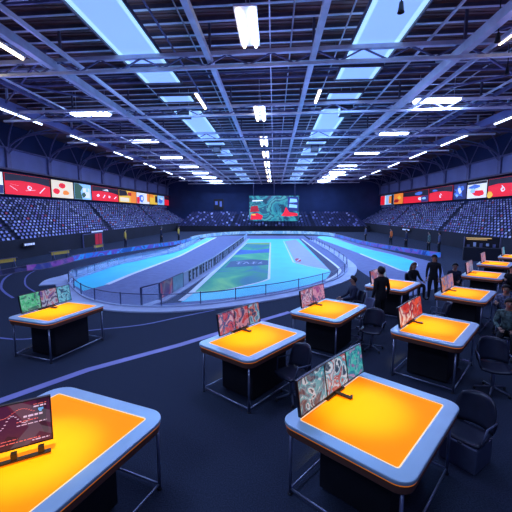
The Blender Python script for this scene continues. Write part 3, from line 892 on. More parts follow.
# ------------------------------------------------------------------ banner screens on the side walls
def C(*a): return a
def graphic(b, cols, kind, w, h, rnd):
    """flat emissive shapes lying just off the panel; local x along the wall, z up"""
    pass
PM = {}
def em(c):
    if c not in PM: PM[c] = emit('picture_%02d' % len(PM), c, 0.95)
    return PM[c]
RED, BLK, WHT, CRM, NVY, ORG, YEL, SKY, GRN, BLU, DRD = (0.75, 0.012, 0.03), (0.008, 0.009, 0.02), (0.70, 0.75, 0.85), (0.72, 0.66, 0.50), (0.02, 0.03, 0.14), (0.80, 0.22, 0.03), (0.75, 0.45, 0.05), (0.25, 0.50, 0.85), (0.03, 0.09, 0.06), (0.05, 0.15, 0.60), (0.35, 0.01, 0.02)
def banner(X, s, ya, yb, shapes, base, lab, side):
    w = abs(yb - ya); h = 1.95
    t = empty('banner_screen', (X, (ya + yb) / 2, 4.95))
    t.rotation_euler = (0, 0, -s * math.pi / 2 if False else (math.pi / 2 if s > 0 else -math.pi / 2))
    tag(t, lab, 'screen', 'banner screens on the %s wall' % side)
    q = MB(); q.box((0, 0.27, h / 2), (w, 0.50, h + 0.08), M['box']); q.build('housing', t)
    q = MB(); q.box((0, 0.005, h / 2), (w - 0.10, 0.03, h - 0.06), em(base)); q.build('display_panel', t)
    g = MB()
    W = w - 0.14; H = h - 0.10
    for n, (c, pts) in enumerate(shapes):
        P = [((u - 0.5) * W, 0.05 + v * H) for u, v in pts]
        d = -0.014 - 0.003 * n
        nn = len(P)
        vs = [(p[0], d, p[1]) for p in P] + [(p[0], -0.008, p[1]) for p in P]
        g.add(vs, [list(range(nn)), list(range(nn, 2 * nn))[::-1]] + [(i, (i + 1) % nn, nn + (i + 1) % nn, nn + i) for i in range(nn)], em(c))
    if shapes: g.build('picture', t)
def R_(u0, v0, u1, v1): return [(u0, v0), (u1, v0), (u1, v1), (u0, v1)]
def stroke(u0, v0, u1, v1, w=0.05):
    return [(u0, v0), (u0 + w, v0 - w * 0.6), (u1 + w, v1 - w * 0.6), (u1, v1)]
def blob(u, v, ru, rv, n=9, j=0.25):
    return [(u + ru * (1 + random.uniform(-j, j)) * math.cos(2 * math.pi * k / n), v + rv * (1 + random.uniform(-j, j)) * math.sin(2 * math.pi * k / n)) for k in range(n)]
def redboard(marks):
    S_ = [(BLK, [(0, 0.62), (0.3, 0.70), (0.7, 0.66), (1, 0.55), (1, 1), (0, 1)])]
    for m in marks: S_.append((WHT, m))
    return S_
# left wall, seen facing +x : u runs with +y
LB = [(28.6, 30.1, WHT, [(BLU, R_(0, 0, 0.6, 0.7)), (NVY, R_(0.6, 0, 1, 0.4))], 'narrow blue and white picture screen at the near end of the left wall'),
      (30.2, 36.6, RED, redboard([stroke(0.08, 0.42, 0.22, 0.20, 0.02), stroke(0.10, 0.5, 0.26, 0.44, 0.02), blob(0.50, 0.38, 0.05, 0.12), stroke(0.72, 0.15, 0.86, 0.48, 0.02), stroke(0.40, 0.22, 0.62, 0.30, 0.015)]) + [(RED, blob(0.50, 0.38, 0.025, 0.06))], 'widest red and black screen with white squiggles on the left wall'),
      (36.8, 40.9, CRM, [(RED, blob(0.48, 0.72, 0.16, 0.14)), (RED, blob(0.22, 0.35, 0.15, 0.18)), (ORG, blob(0.62, 0.30, 0.16, 0.14)), (DRD, blob(0.46, 0.74, 0.05, 0.05))], 'cream screen with red shapes on the left wall'),
      (41.1, 45.0, SKY, [(GRN, [(0, 0), (0.45, 0), (0.35, 0.5), (0.5, 0.8), (0.25, 1), (0, 1)]), (WHT, R_(0.5, 0.1, 0.9, 0.75)), (GRN, blob(0.55, 0.28, 0.12, 0.2)), (SKY, blob(0.75, 0.6, 0.1, 0.15))], 'screen showing dark foliage and pale sky on the left wall'),
      (45.2, 53.0, RED, redboard([blob(0.2, 0.35, 0.05, 0.10), stroke(0.36, 0.2, 0.44, 0.45, 0.03), blob(0.62, 0.32, 0.04, 0.10), stroke(0.8, 0.2, 0.9, 0.4, 0.03), [(0.35, 0.78), (0.6, 0.74), (0.55, 0.9)]]), 'red and black screen with white marks right of the foliage screen'),
      (53.2, 60.0, YEL, [(BLK, [(0, 0.5), (0.5, 0.6), (0.4, 1), (0, 1)]), (CRM, R_(0.05, 0.05, 0.55, 0.4)), (ORG, R_(0.65, 0, 1, 1)), (DRD, R_(0.5, 0.6, 0.7, 0.9))], 'yellow and orange picture screen on the left wall'),
      (60.2, 66.4, WHT, [(BLU, blob(0.35, 0.5, 0.25, 0.4)), (RED, R_(0, 0, 0.2, 0.6)), (ORG, R_(0.8, 0.2, 1, 1)), (WHT, blob(0.4, 0.5, 0.10, 0.2))], 'white and blue picture screen on the left wall'),
      (66.6, 71.0, YEL, [(BLK, R_(0.7, 0.2, 1, 0.9)), (ORG, R_(0, 0.7, 0.5, 1))], 'golden yellow screen far along the left wall'),
      (71.2, 75.6, SKY, [(BLU, blob(0.4, 0.4, 0.3, 0.3)), (WHT, blob(0.6, 0.7, 0.2, 0.15))], 'light blue screen far along the left wall'),
      (75.8, 78.8, RED, [(BLK, R_(0, 0.65, 1, 1))], 'small red screen at the far end of the left wall')]
for ya, yb, base, sh, lab in LB: banner(-24.15 + 0.05, 1, ya, yb, sh, base, lab, 'left')
# right wall, seen facing -x : u runs with -y
RB = [(34.0, 39.6, RED, redboard([blob(0.45, 0.35, 0.06, 0.14), stroke(0.40, 0.6, 0.46, 0.4, 0.03)]) + [(RED, blob(0.46, 0.36, 0.03, 0.06)), (YEL, blob(0.05, 0.12, 0.09, 0.2))], 'red and black screen with a white ring at the near end of the right wall'),
      (39.8, 43.7, WHT, [(RED, blob(0.6, 0.3, 0.35, 0.18)), (BLU, blob(0.35, 0.7, 0.3, 0.12)), (BLK, R_(0, 0.85, 1, 1)), (SKY, blob(0.3, 0.45, 0.15, 0.15))], 'white screen with red and blue car-like shapes on the right wall'),
      (43.9, 46.9, NVY, [(BLU, blob(0.5, 0.5, 0.35, 0.35, 14, 0.6)), (WHT, blob(0.5, 0.6, 0.15, 0.15, 12, 0.7)), (SKY, blob(0.3, 0.25, 0.1, 0.1, 10, 0.6))], 'dark blue spiky picture screen on the right wall'),
      (47.1, 54.0, RED, redboard([blob(0.52, 0.32, 0.05, 0.13), stroke(0.5, 0.55, 0.56, 0.4, 0.03)]) + [(RED, blob(0.54, 0.34, 0.025, 0.06)), (BLU, blob(0.25, 0.8, 0.12, 0.08))], 'red and black screen with a white mark in the middle of the right wall'),
      (54.2, 64.5, RED, [(BLK, [(0, 0.6), (1, 0.5), (1, 1), (0, 1)]), (BLU, blob(0.65, 0.75, 0.15, 0.15)), (WHT, blob(0.7, 0.3, 0.08, 0.12)), (NVY, R_(0.75, 0, 1, 0.5)), (SKY, blob(0.85, 0.3, 0.08, 0.1))], 'long red and navy screen toward the far end of the right wall'),
      (64.7, 69.4, ORG, [(DRD, blob(0.3, 0.3, 0.3, 0.2)), (YEL, blob(0.6, 0.6, 0.2, 0.2))], 'orange screen toward the far end of the right wall'),
      (69.6, 77.9, SKY, [(RED, R_(0, 0, 0.35, 1)), (WHT, R_(0.35, 0, 0.42, 1)), (BLK, R_(0.85, 0, 1, 1)), (ORG, R_(0.65, 0.1, 0.85, 0.9))], 'pale blue and red screen at the far end of the right wall')]
for ya, yb, base, sh, lab in RB: banner(23.35, -1, ya, yb, sh, base, lab, 'right')

# hanging cube screen at the far end
def big_screen():
    t = empty('video_screen', (0, 59.2, 1.90)); tag(t, 'large hanging video screen showing blue and red racing pictures at the far end', 'screen')
    w, h = 8.4, 4.25
    q = MB(); q.box((0, 0.2, h / 2), (w + 0.1, 0.3, h + 0.1), M['box']); q.build('housing', t)
    SM['big'] = screen_mat('video_wall_picture', [(0.01, 0.07, 0.16), (0.02, 0.25, 0.45), (0.05, 0.45, 0.60), (0.02, 0.14, 0.3), (0.10, 0.50, 0.62)], 7, 0.55, strength=0.8, lines=0.0)
    q = MB(); q.box((0, 0.03, h / 2), (w, 0.04, h), SM['big']); q.build('display_panel', t)
    g = MB()
    def poly(c, P, d):
        nn = len(P); g.add([(p[0], d, p[1]) for p in P] + [(p[0], 0.0, p[1]) for p in P], [list(range(nn)), list(range(nn, 2 * nn))[::-1]] + [(i, (i + 1) % nn, nn + (i + 1) % nn, nn + i) for i in range(nn)], em(c))
    poly(RED, [(-4.0, 0.25), (-2.1, 0.3), (-1.9, 0.9), (-2.8, 1.35), (-3.9, 1.2)], -0.01)
    poly(DRD, [(-4.1, 1.5), (-2.5, 1.6), (-2.8, 2.6), (-3.9, 2.5)], -0.012)
    poly(RED, [(1.2, 0.9), (2.3, 0.8), (4.0, 0.9), (4.0, 1.3), (2.6, 1.5), (2.0, 2.4), (1.7, 1.5)], -0.01)
    poly(NVY, [(2.3, 1.7), (4.1, 1.7), (4.1, 4.1), (2.3, 4.1)], -0.008)
    poly(SKY, [(2.5, 2.3), (3.9, 2.2), (3.9, 2.7), (2.6, 2.9)], -0.012)
    poly(SKY, [(2.6, 3.1), (3.9, 3.2), (3.8, 3.7), (2.7, 3.8)], -0.012)
    poly(WHT, [(-3.7, 3.3), (-1.9, 3.4), (-1.9, 3.55), (-3.7, 3.5)], -0.012)
    poly(YEL, [(-3.8, 1.0), (-3.1, 0.95), (-3.2, 1.2), (-3.8, 1.22)], -0.014)
    g.build('picture', t)
    for x in (-3.5, 0, 3.5):
        r = MB(); r.tube([(x, 0.2, h), (x, 0.2, 7.56)], 0.03, M['steel_arm']); r.build('cable', t)
big_screen()
def back_speaker():
    t = empty('wall_sign', (-12.6, 78.85, 5.2)); tag(t, 'tiny lit scoreboard on the end wall left of the video screen', 'scoreboard')
    q = MB(); q.box((0, 0, 0), (2.2, 0.15, 2.4), M['box']); q.build('housing', t)
    q = MB(); q.box((-0.5, -0.09, 0.3), (0.6, 0.02, 0.8), em((0.06, 0.10, 0.35))); q.box((0.5, -0.09, 0.1), (0.5, 0.02, 1.2), em((0.06, 0.10, 0.35))); q.build('digits', t)
back_speaker()

# ------------------------------------------------------------------ game tables
def rrect(w, d, r, n=7):
    P = []
    for cx, cy, a0 in ((w / 2 - r, d / 2 - r, 0), (-w / 2 + r, d / 2 - r, 90), (-w / 2 + r, -d / 2 + r, 180), (w / 2 - r, -d / 2 + r, 270)):
        for k in range(n + 1):
            a = math.radians(a0 + 90 * k / n); P.append((cx + r * math.cos(a), cy + r * math.sin(a)))
    return P
H = 0.93
KT = (3.26 - H) / (3.26 - 0.85)
def make_table(x, y, deg, label, w=1.85, d=1.34, rim=0.165, rad=0.17):
    t = empty('game_table', (x, y, 0), math.radians(deg))
    tag(t, label, 'table', 'orange lit game tables')
    out = rrect(w, d, rad); inn = rrect(w - 2 * rim, d - 2 * rim, 0.035); line = rrect(w - 2 * rim - 0.020, d - 2 * rim - 0.020, 0.028)
    q = MB(); q.ring(out, inn, H - 0.045, H, M['metal']); q.build('rim', t, bevel=0.012)['label'] = 'wide brushed blue-grey metal rim with rounded corners'
    q = MB(); q.ring(rrect(w - 2 * rim, d - 2 * rim, 0.035), line, H - 0.04, H - 0.004, M['inlay']); q.build('light_line', t)
    q = MB(); q.prism(line, H - 0.04, H - 0.008, M['orange']); q.build('play_surface', t)['label'] = 'glowing orange-yellow top panel'
    q = MB(); q.ring(rrect(w - 0.015, d - 0.015, rad - 0.008), rrect(w - 0.10, d - 0.10, rad - 0.05), H - 0.055, H - 0.0455, M['glow']); q.build('glow_strip', t)
    q = MB(); q.prism(rrect(w - 0.04, d - 0.04, rad - 0.02), H - 0.145, H - 0.056, M['apron']); q.build('apron', t, bevel=0.01)
    q = MB(); q.box((0, 0, (H - 0.145) / 2 + 0.015), (w * 0.56, d * 0.58, H - 0.145 - 0.03), M['box']); q.build('pedestal_cabinet', t, bevel=0.015)
    lx, ly = w / 2 - 0.10, d / 2 - 0.10
    for sx in (-1, 1):
        for sy in (-1, 1):
            q = MB(); q.tube([(sx * lx, sy * ly, 0), (sx * lx, sy * ly, H - 0.14)], 0.019, M['leg'], 10)
            q.lathe([(0.0, 0), (0.03, 0), (0.03, 0.015), (0.0, 0.02)], M['plastic'], (sx * lx, sy * ly, 0), 10)
            q.build('leg', t)
    for a, c in (((-lx, -ly), (lx, -ly)), ((-lx, ly), (lx, ly)), ((-lx, -ly), (-lx, ly)), ((lx, -ly), (lx, ly))):
        q = MB(); q.tube([(a[0], a[1], 0.07), (c[0], c[1], 0.07)], 0.014, M['leg'], 8); q.build('foot_rail', t)
    return t

def make_monitor(x, y, deg, label, mats, L=1.48, h=0.42, tilt=9, splits=(0, 0.38, 0.72, 1.0), z=H, bow=0.05, extra=None):
    """wide three-part display standing on a table; its picture faces local -y"""
    t = empty('wide_monitor', (x, y, z), math.radians(deg))
    tag(t, label, 'monitor', 'wide monitors on the game tables')
    tl = math.radians(tilt)
    def P(u, v, d):
        """u 0..1 along, v height, d depth forward"""
        xx = (u - 0.5) * L
        yy = bow * (1 - (2 * u - 1) ** 2)         # the middle stands a little farther back
        return (xx, yy + v * math.sin(tl) - d * math.cos(tl), 0.035 + v * math.cos(tl) + d * math.sin(tl))
    N = 15
    def slab(u0, u1, v0, v1, d0, d1, m, b):
        vs = []; n = max(2, int(N * (u1 - u0)) + 1)
        for i in range(n + 1):
            u = u0 + (u1 - u0) * i / n
            vs += [P(u, v0, d0), P(u, v1, d0), P(u, v1, d1), P(u, v0, d1)]
        fs = []
        for i in range(n):
            a, c = i * 4, i * 4 + 4
            for k in range(4): fs.append((a + k, a + (k + 1) % 4, c + (k + 1) % 4, c + k))
        fs += [(0, 3, 2, 1), (n * 4, n * 4 + 1, n * 4 + 2, n * 4 + 3)]
        b.add(vs, fs, m)
    q = MB(); slab(0, 1, 0, h, -0.035, 0, M['plastic'], q)
    slab(0, 1, 0, 0.012, 0, 0.008, M['plastic'], q); slab(0, 1, h - 0.01, h, 0, 0.008, M['plastic'], q)
    for u in splits: slab(max(0, u - 0.007), min(1, u + 0.007), 0.0, h, 0, 0.008, M['plastic'], q)
    q.build('housing', t)
    for i in range(len(splits) - 1):
        q = MB(); slab(splits[i] + 0.008, splits[i + 1] - 0.008, 0.014, h - 0.012, 0.0005, 0.005, mats[i % len(mats)], q)
        q.build('display', t)
    q = MB(); q.box((0, 0.03 + bow, 0.012), (0.42, 0.12, 0.022), M['plastic'])
    q.bar((0, bow - 0.01, 0.03), (0.03, -0.20, 0.012), 0.05, 0.022, M['plastic']); q.bar((0.03, -0.20, 0.012), (0.09, -0.17, 0.012), 0.03, 0.022, M['plastic'])
    q.build('stand_foot', t)
    if extra: extra(t, slab)
    return t

def warm_spot(x, y, deg, dy=0.18, power=3400):  # added spotlight and fixture that make the warm hotspot on each tabletop
    a = math.radians(deg)
    tx, ty = x - math.sin(a) * dy, y + math.cos(a) * dy
    t = empty('added_spotlight', (tx, ty, 9.32))
    tag(t, 'small added spotlight aimed at the %s' % SPOTNAME.pop(0), 'spotlight')
    q = MB(); q.lathe([(0.0, 0.30), (0.06, 0.30), (0.09, 0.05), (0.11, 0.0), (0.10, 0.0), (0.08, 0.05), (0.0, 0.07)], M['plastic'], n=14); q.build('housing', t)
    q = MB(); q.tube([(0, 0, 0.3), (0, 0, 2.0)], 0.02, M['plastic']); q.build('mounting_rod', t)
    l = add_light('SPOT', (0, 0, -0.03), power, (1.0, 0.80, 0.25), 0.10, name='table_fill_light')
    l.data.spot_size = math.radians(10.0); l.data.spot_blend = 1.0
    l.parent = t
SPOTNAME = ['table with the crimson city monitor', 'largest table at the bottom right', 'small table beside the standing person', 'table with the flame-red monitor', 'lone table at the far left', 'table at the lower left corner', 'table behind the standing person', 'nearest table of the right hand row of four', 'second table of the right hand row', 'third table of the right hand row', 'farthest table of the right hand row']

P_ = screen_mat
MS = dict(
    a1=P_('race_picture_a1', [(0.10, 0.02, 0.10), (0.45, 0.06, 0.12), (0.05, 0.08, 0.25), (0.60, 0.30, 0.40)], 1, 7), a2=P_('race_picture_a2', [(0.45, 0.04, 0.06), (0.50, 0.20, 0.28), (0.06, 0.05, 0.15)], 2, 6), a3=P_('race_picture_a3', [(0.05, 0.12, 0.25), (0.20, 0.40, 0.55), (0.45, 0.10, 0.10), (0.02, 0.04, 0.12)], 3, 7),
    b1=P_('race_picture_b1', [(0.01, 0.03, 0.08), (0.02, 0.14, 0.24), (0.04, 0.32, 0.42), (0.45, 0.50, 0.60), (0.02, 0.05, 0.10)], 4, 7), b2=P_('race_picture_b2', [(0.02, 0.05, 0.10), (0.55, 0.58, 0.68), (0.10, 0.35, 0.48), (0.35, 0.06, 0.08), (0.45, 0.50, 0.62)], 5, 7), b3=P_('race_picture_b3', [(0.20, 0.10, 0.30), (0.05, 0.40, 0.40), (0.02, 0.20, 0.30), (0.35, 0.2, 0.4)], 6, 6),
    c1=P_('race_picture_c1', [(0.35, 0.08, 0.20), (0.60, 0.45, 0.60), (0.10, 0.05, 0.20), (0.55, 0.10, 0.14)], 7, 8), c2=P_('race_picture_c2', [(0.30, 0.05, 0.25), (0.60, 0.25, 0.40), (0.08, 0.05, 0.20)], 8, 8),
    d1=P_('race_picture_d1', [(0.55, 0.02, 0.02), (0.75, 0.07, 0.03), (0.35, 0.01, 0.03), (0.75, 0.55, 0.50)], 9, 5),
    e1=P_('race_picture_e1', [(0.02, 0.14, 0.12), (0.05, 0.42, 0.22), (0.15, 0.50, 0.35), (0.02, 0.10, 0.20)], 10, 6), e2=P_('race_picture_e2', [(0.10, 0.06, 0.25), (0.35, 0.15, 0.25), (0.30, 0.35, 0.55), (0.06, 0.05, 0.15)], 11, 6), e3=P_('race_picture_e3', [(0.04, 0.22, 0.40), (0.15, 0.45, 0.65), (0.02, 0.08, 0.2)], 12, 7),
    f1=P_('dark_red_picture', [(0.035, 0.006, 0.03), (0.075, 0.010, 0.05), (0.11, 0.012, 0.045), (0.05, 0.012, 0.06)], 13, 1.5, lines=0.06),
    g1=P_('race_picture_g1', [(0.40, 0.08, 0.12), (0.10, 0.10, 0.30), (0.55, 0.35, 0.45)], 14, 7), g2=P_('race_picture_g2', [(0.05, 0.10, 0.25), (0.15, 0.25, 0.45), (0.40, 0.08, 0.12)], 15, 7),
    h1=P_('race_picture_h1', [(0.55, 0.16, 0.04), (0.10, 0.12, 0.35), (0.50, 0.35, 0.40)], 16, 7), h2=P_('race_picture_h2', [(0.08, 0.12, 0.40), (0.50, 0.20, 0.25)], 17, 7),
)
TABS = [
    (-0.36, 6.47, 53, 'orange lit table at the middle of the picture with a crimson and blue monitor', ['a1', 'a2', 'a3'], 'monitor with crimson and blue pictures on the middle table', 0, 1.20),
    (1.24, 4.02, 50, 'largest orange lit table, at the bottom right, with a teal and white monitor', ['b1', 'b2', 'b3'], 'largest monitor with teal, white and grey pictures, bottom right', 0, 1.56),
    (1.43, 8.64, 55, 'orange lit table left of the standing person in black, in front of the curved barrier', ['c1', 'c2'], 'white and magenta monitor on the table left of the standing person', 2, 1.22),
    (3.46, 7.30, 51, 'orange lit table with a flame-red monitor, behind the largest table', ['d1'], 'flame-red monitor on the table behind the largest one', 1, 1.40),
    (-5.32, 8.09, 73, 'lone orange lit table at the far left in front of the glass barrier', ['e1', 'e2', 'e3'], 'green, purple and cyan monitor on the lone far left table', 0, 1.36),
    (4.10, 11.85, 52, 'small orange lit table directly right of the standing person in black', ['g1', 'g2'], 'pink and blue monitor behind the standing person in black', 2, 1.30),
    (5.85, 10.6, 50, 'orange lit table behind the flame-red monitor, nearest in the row of four along the right', ['h1', 'h2'], 'orange and blue monitor on the nearest table of the right row', 2, 1.25),
    (8.35, 13.95, 52, 'second nearest orange lit table in the row of four along the right', ['c1', 'g2'], 'pink and white monitor on the second table of the right row', 2, 1.25),
    (10.72, 17.1, 52, 'third orange lit table in the row of four along the right', ['g1', 'h2'], 'rose and blue monitor on the third table of the right row', 2, 1.25),
    (13.45, 19.9, 52, 'farthest orange lit table in the row of four along the right', ['g2', 'e3'], 'small bluish monitor on the farthest table of the right row', 2, 1.25),
]
SPL = {0: (0, 0.38, 0.72, 1.0), 1: (0, 1.0), 2: (0, 0.5, 1.0)}
order = [0, 1, 2, 3, 4, None, 5, 6, 7, 8, 9]
for i in order:
    if i is None:
        # the cropped table at the lower left
        tx, ty, td = -2.50 * KT, 3.14 * KT, 70
        make_table(tx, ty, td, 'large orange lit table cropped by the lower left corner, with a dark red monitor', 2.2 * KT, 1.86 * KT, 0.18, 0.24)
        warm_spot(tx, ty, td, -0.1, 3800)
        ang = 32.4
        L = 1.45
        ux, uy = math.cos(math.radians(ang)), math.sin(math.radians(ang))
        mx, my = -2.26 * KT - ux * L / 2, 3.19 * KT - uy * L / 2
        M['ui_pale'] = emit('screen_text_pale', (0.55, 0.42, 0.60), 0.9); M['ui_rose'] = emit('screen_text_rose', (0.60, 0.12, 0.12), 0.9); M['ui_blue'] = emit('screen_mark_blue', (0.10, 0.35, 0.75), 0.9)
        def ui(t, slab):
            def row(u0, u1, v, hh, m):
                q = MB(); u = u0
                while u < u1:
                    l = random.choice((0.012, 0.02, 0.03)); slab(u, min(u + l, u1), v, v + hh, 0.0052, 0.0065, M[m], q); u += l + 0.006
                q.build('text_line', t)
            row(0.84, 0.95, 0.28, 0.018, 'ui_pale'); row(0.80, 0.92, 0.245, 0.008, 'ui_rose'); row(0.80, 0.97, 0.21, 0.008, 'ui_pale')
            row(0.90, 0.97, 0.36, 0.014, 'ui_pale'); row(0.90, 0.98, 0.385, 0.006, 'ui_rose'); row(0.70, 0.93, 0.06, 0.008, 'ui_rose'); row(0.55, 0.80, 0.09, 0.007, 'ui_rose'); row(0.58, 0.70, 0.15, 0.022, 'ui_pale'); row(0.88, 0.98, 0.04, 0.010, 'ui_pale')
            q = MB()
            for k in range(24):
                u = 0.60 + k * 0.012; v = 0.24 + 0.05 * math.sin(k * 0.55) + k * 0.002
                slab(u, u + 0.011, v, v + 0.006, 0.0052, 0.0065, M['ui_pale'], q)
            q.build('graph_line', t); q = MB()
            for k in range(22):
                u = 0.62 + k * 0.013; v = 0.34 + 0.03 * math.cos(k * 0.4)
                slab(u, u + 0.012, v, v + 0.004, 0.0052, 0.0065, M['ui_rose'], q)
            q.build('graph_line', t); q = MB()
            slab(0.925, 0.955, 0.325, 0.345, 0.0052, 0.0065, M['ui_blue'], q); slab(0.93, 0.945, 0.31, 0.325, 0.0052, 0.0065, M['ui_blue'], q)
            q.build('blue_mark', t)
            q = MB()
            q.box((0.25, -0.05, -0.045), (0.9, 0.05, 0.015), M['plastic'])
            for k, xx in enumerate((0.62, 0.40, 0.18, -0.05)):
                q.box((xx, -0.04, -0.01), (0.05, 0.05, 0.07), M['plastic'])
            q.build('support_rail', t)
        make_monitor(mx, my, ang, 'dark red monitor with pale text lines on the lower left table', [MS['f1']], L, 0.44, 6, (0, 1.0), z=H + 0.06, bow=0.0, extra=ui)
        continue
    x, y, deg, lab, sc, mlab, sp, L = TABS[i]
    x *= KT; y *= KT
    make_table(x, y, deg, lab, (1.75 if i == 4 else 1.85) * KT, (1.50 if i == 1 else 1.34) * KT)
    warm_spot(x, y, deg)
    a = math.radians(deg); dy = 0.53 if i == 1 else 0.47
    sx_ = {0: 0.15, 1: 0.04, 2: 0.08, 4: 0.10}.get(i, 0.0)
    mt = make_monitor(x - math.sin(a) * dy + math.cos(a) * sx_, y + math.cos(a) * dy + math.sin(a) * sx_, deg, mlab, [MS[k] for k in sc], L, 0.42, 9, SPL[sp], bow=0.02)

# ------------------------------------------------------------------ chairs
def make_chair(x, y, deg, label, m='chair', seat=0.50, base='pedestal'):
    """faces local +y"""
    t = empty('swivel_chair' if base == 'pedestal' else 'box_chair', (x, y, 0), math.radians(deg)); tag(t, label, 'chair')
    MM = M[m]
    q = MB(); vs = []; fs = []; nu, nv = 8, 6
    for i in range(nu + 1):
        for j in range(nv + 1):
            u = i / nu * 2 - 1; v = j / nv
            xx = u * (0.24 - 0.03 * abs(v - 0.4)); yy = 0.22 - 0.44 * v; zz = seat - 0.03 * (1 - u * u) + 0.03 * v * v
            vs.append((xx, yy, zz)); 
    n0 = len(vs)
    vs += [(a, b_, c - 0.035) for a, b_, c in vs]
    W = nv + 1
    for i in range(nu):
        for j in range(nv):
            a = i * W + j; fs += [(a, a + 1, a + W + 1, a + W), (n0 + a, n0 + a + W, n0 + a + W + 1, n0 + a + 1)]
    for j in range(nv): fs += [(j, n0 + j, n0 + j + 1, j + 1), (nu * W + j, nu * W + j + 1, n0 + nu * W + j + 1, n0 + nu * W + j)]
    for i in range(nu): fs += [(i * W, (i + 1) * W, n0 + (i + 1) * W, n0 + i * W), (i * W + nv, n0 + i * W + nv, n0 + (i + 1) * W + nv, (i + 1) * W + nv)]
    q.add(vs, fs, MM, True); q.build('seat', t)
    q = MB(); vs = []; fs = []
    nu, nv = 10, 7; W = nv + 1
    for i in range(nu + 1):
        for j in range(nv + 1):
            u = i / nu * 2 - 1; v = j / nv
            wdt = 0.25 - 0.09 * max(0, v - 0.5) ** 2 * 4 * 0.6
            xx = u * wdt; yy = -0.24 - 0.10 * v + 0.11 * u * u; zz = seat + 0.02 + 0.42 * v * (1 - 0.06 * u * u)
            vs.append((xx, yy, zz))
    n0 = len(vs); vs += [(a, b_ - 0.028, c) for a, b_, c in vs]
    for i in range(nu):
        for j in range(nv):
            a = i * W + j; fs += [(a, a + W, a + W + 1, a + 1), (n0 + a, n0 + a + 1, n0 + a + W + 1, n0 + a + W)]
    for j in range(nv): fs += [(j, j + 1, n0 + j + 1, n0 + j), (nu * W + j, n0 + nu * W + j, n0 + nu * W + j + 1, nu * W + j + 1)]
    for i in range(nu): fs += [(i * W, n0 + i * W, n0 + (i + 1) * W, (i + 1) * W), (i * W + nv, (i + 1) * W + nv, n0 + (i + 1) * W + nv, n0 + i * W + nv)]
    q.add(vs, fs, MM, True); q.build('backrest', t)
    for s in (-1, 1):
        q = MB(); q.tube([(s * 0.23, -0.22, seat + 0.02), (s * 0.27, -0.18, seat + 0.18), (s * 0.27, 0.10, seat + 0.20), (s * 0.24, 0.14, seat)], 0.014, M['chair_grey'], 8); q.build('armrest', t)
    if base == 'pedestal':
        q = MB(); q.tube([(0, 0, 0.07), (0, 0, seat - 0.04)], 0.028, M['leg'], 10); q.build('gas_column', t)
        for k in range(5):
            a = 2 * math.pi * k / 5
            q = MB(); q.tube([(0, 0, 0.10), (0.28 * math.cos(a), 0.28 * math.sin(a), 0.065)], [0.024, 0.014], M['chair_grey'], 8)
            q.build('base_arm', t)
            q = MB(); q.ball((0.28 * math.cos(a), 0.28 * math.sin(a), 0.03), 0.03, M['plastic'], 8); q.build('caster', t)
    else:
        q = MB(); q.box((0, 0.02, (seat - 0.05) / 2), (0.46, 0.46, seat - 0.05), M['chair_grey'])
        q.build('box_base', t, bevel=0.015)['label'] = 'square dark grey box base'
        q = MB(); q.box((-0.02, 0.10, seat - 0.045), (0.05, 0.3, 0.012), M['chair']); q.build('strap', t)
    return t
make_chair(0.33, 5.76, 128, 'dark shell swivel chair at the right side of the middle table')
make_chair(2.36, 8.12, 150, 'dark shell swivel chair at the right side of the table left of the standing person')
make_chair(2.42, 9.35, 100, 'grey shell swivel chair between the standing person and the table to the left', 'chair_grey')
make_chair(4.02, 6.20, 160, 'black swivel chair with grey rail right of the flame-red monitor table')
make_chair(2.58, 4.40, 128, 'black chair on a square box base beside the largest table', base='box', seat=0.38)
make_chair(4.35, 9.2, 70, 'dark swivel chair in the gap behind the flame-red monitor table')
make_chair(5.35, 13.25, 215, 'dark swivel chair behind the small table of the standing person')

# ------------------------------------------------------------------ people
def skin_mesh(V, E, R):
    me = bpy.data.meshes.new('body'); me.from_pydata(V, E, []); 
    o = bpy.data.objects.new('body_tmp', me); COL.objects.link(o)
    md = o.modifiers.new('skin', 'SKIN'); md.use_smooth_shade = True
    for i, r in enumerate(R):
        sv = me.skin_vertices[0].data[i]
        sv.radius = (r, r) if not isinstance(r, tuple) else r
        sv.use_root = (i == 0)
    sb = o.modifiers.new('sub', 'SUBSURF'); sb.levels = 1; sb.render_levels = 1
    bpy.context.view_layer.update()
    dg = bpy.context.evaluated_depsgraph_get()
    out = bpy.data.meshes.new_from_object(o.evaluated_get(dg))
    bpy.data.objects.remove(o)
    return out

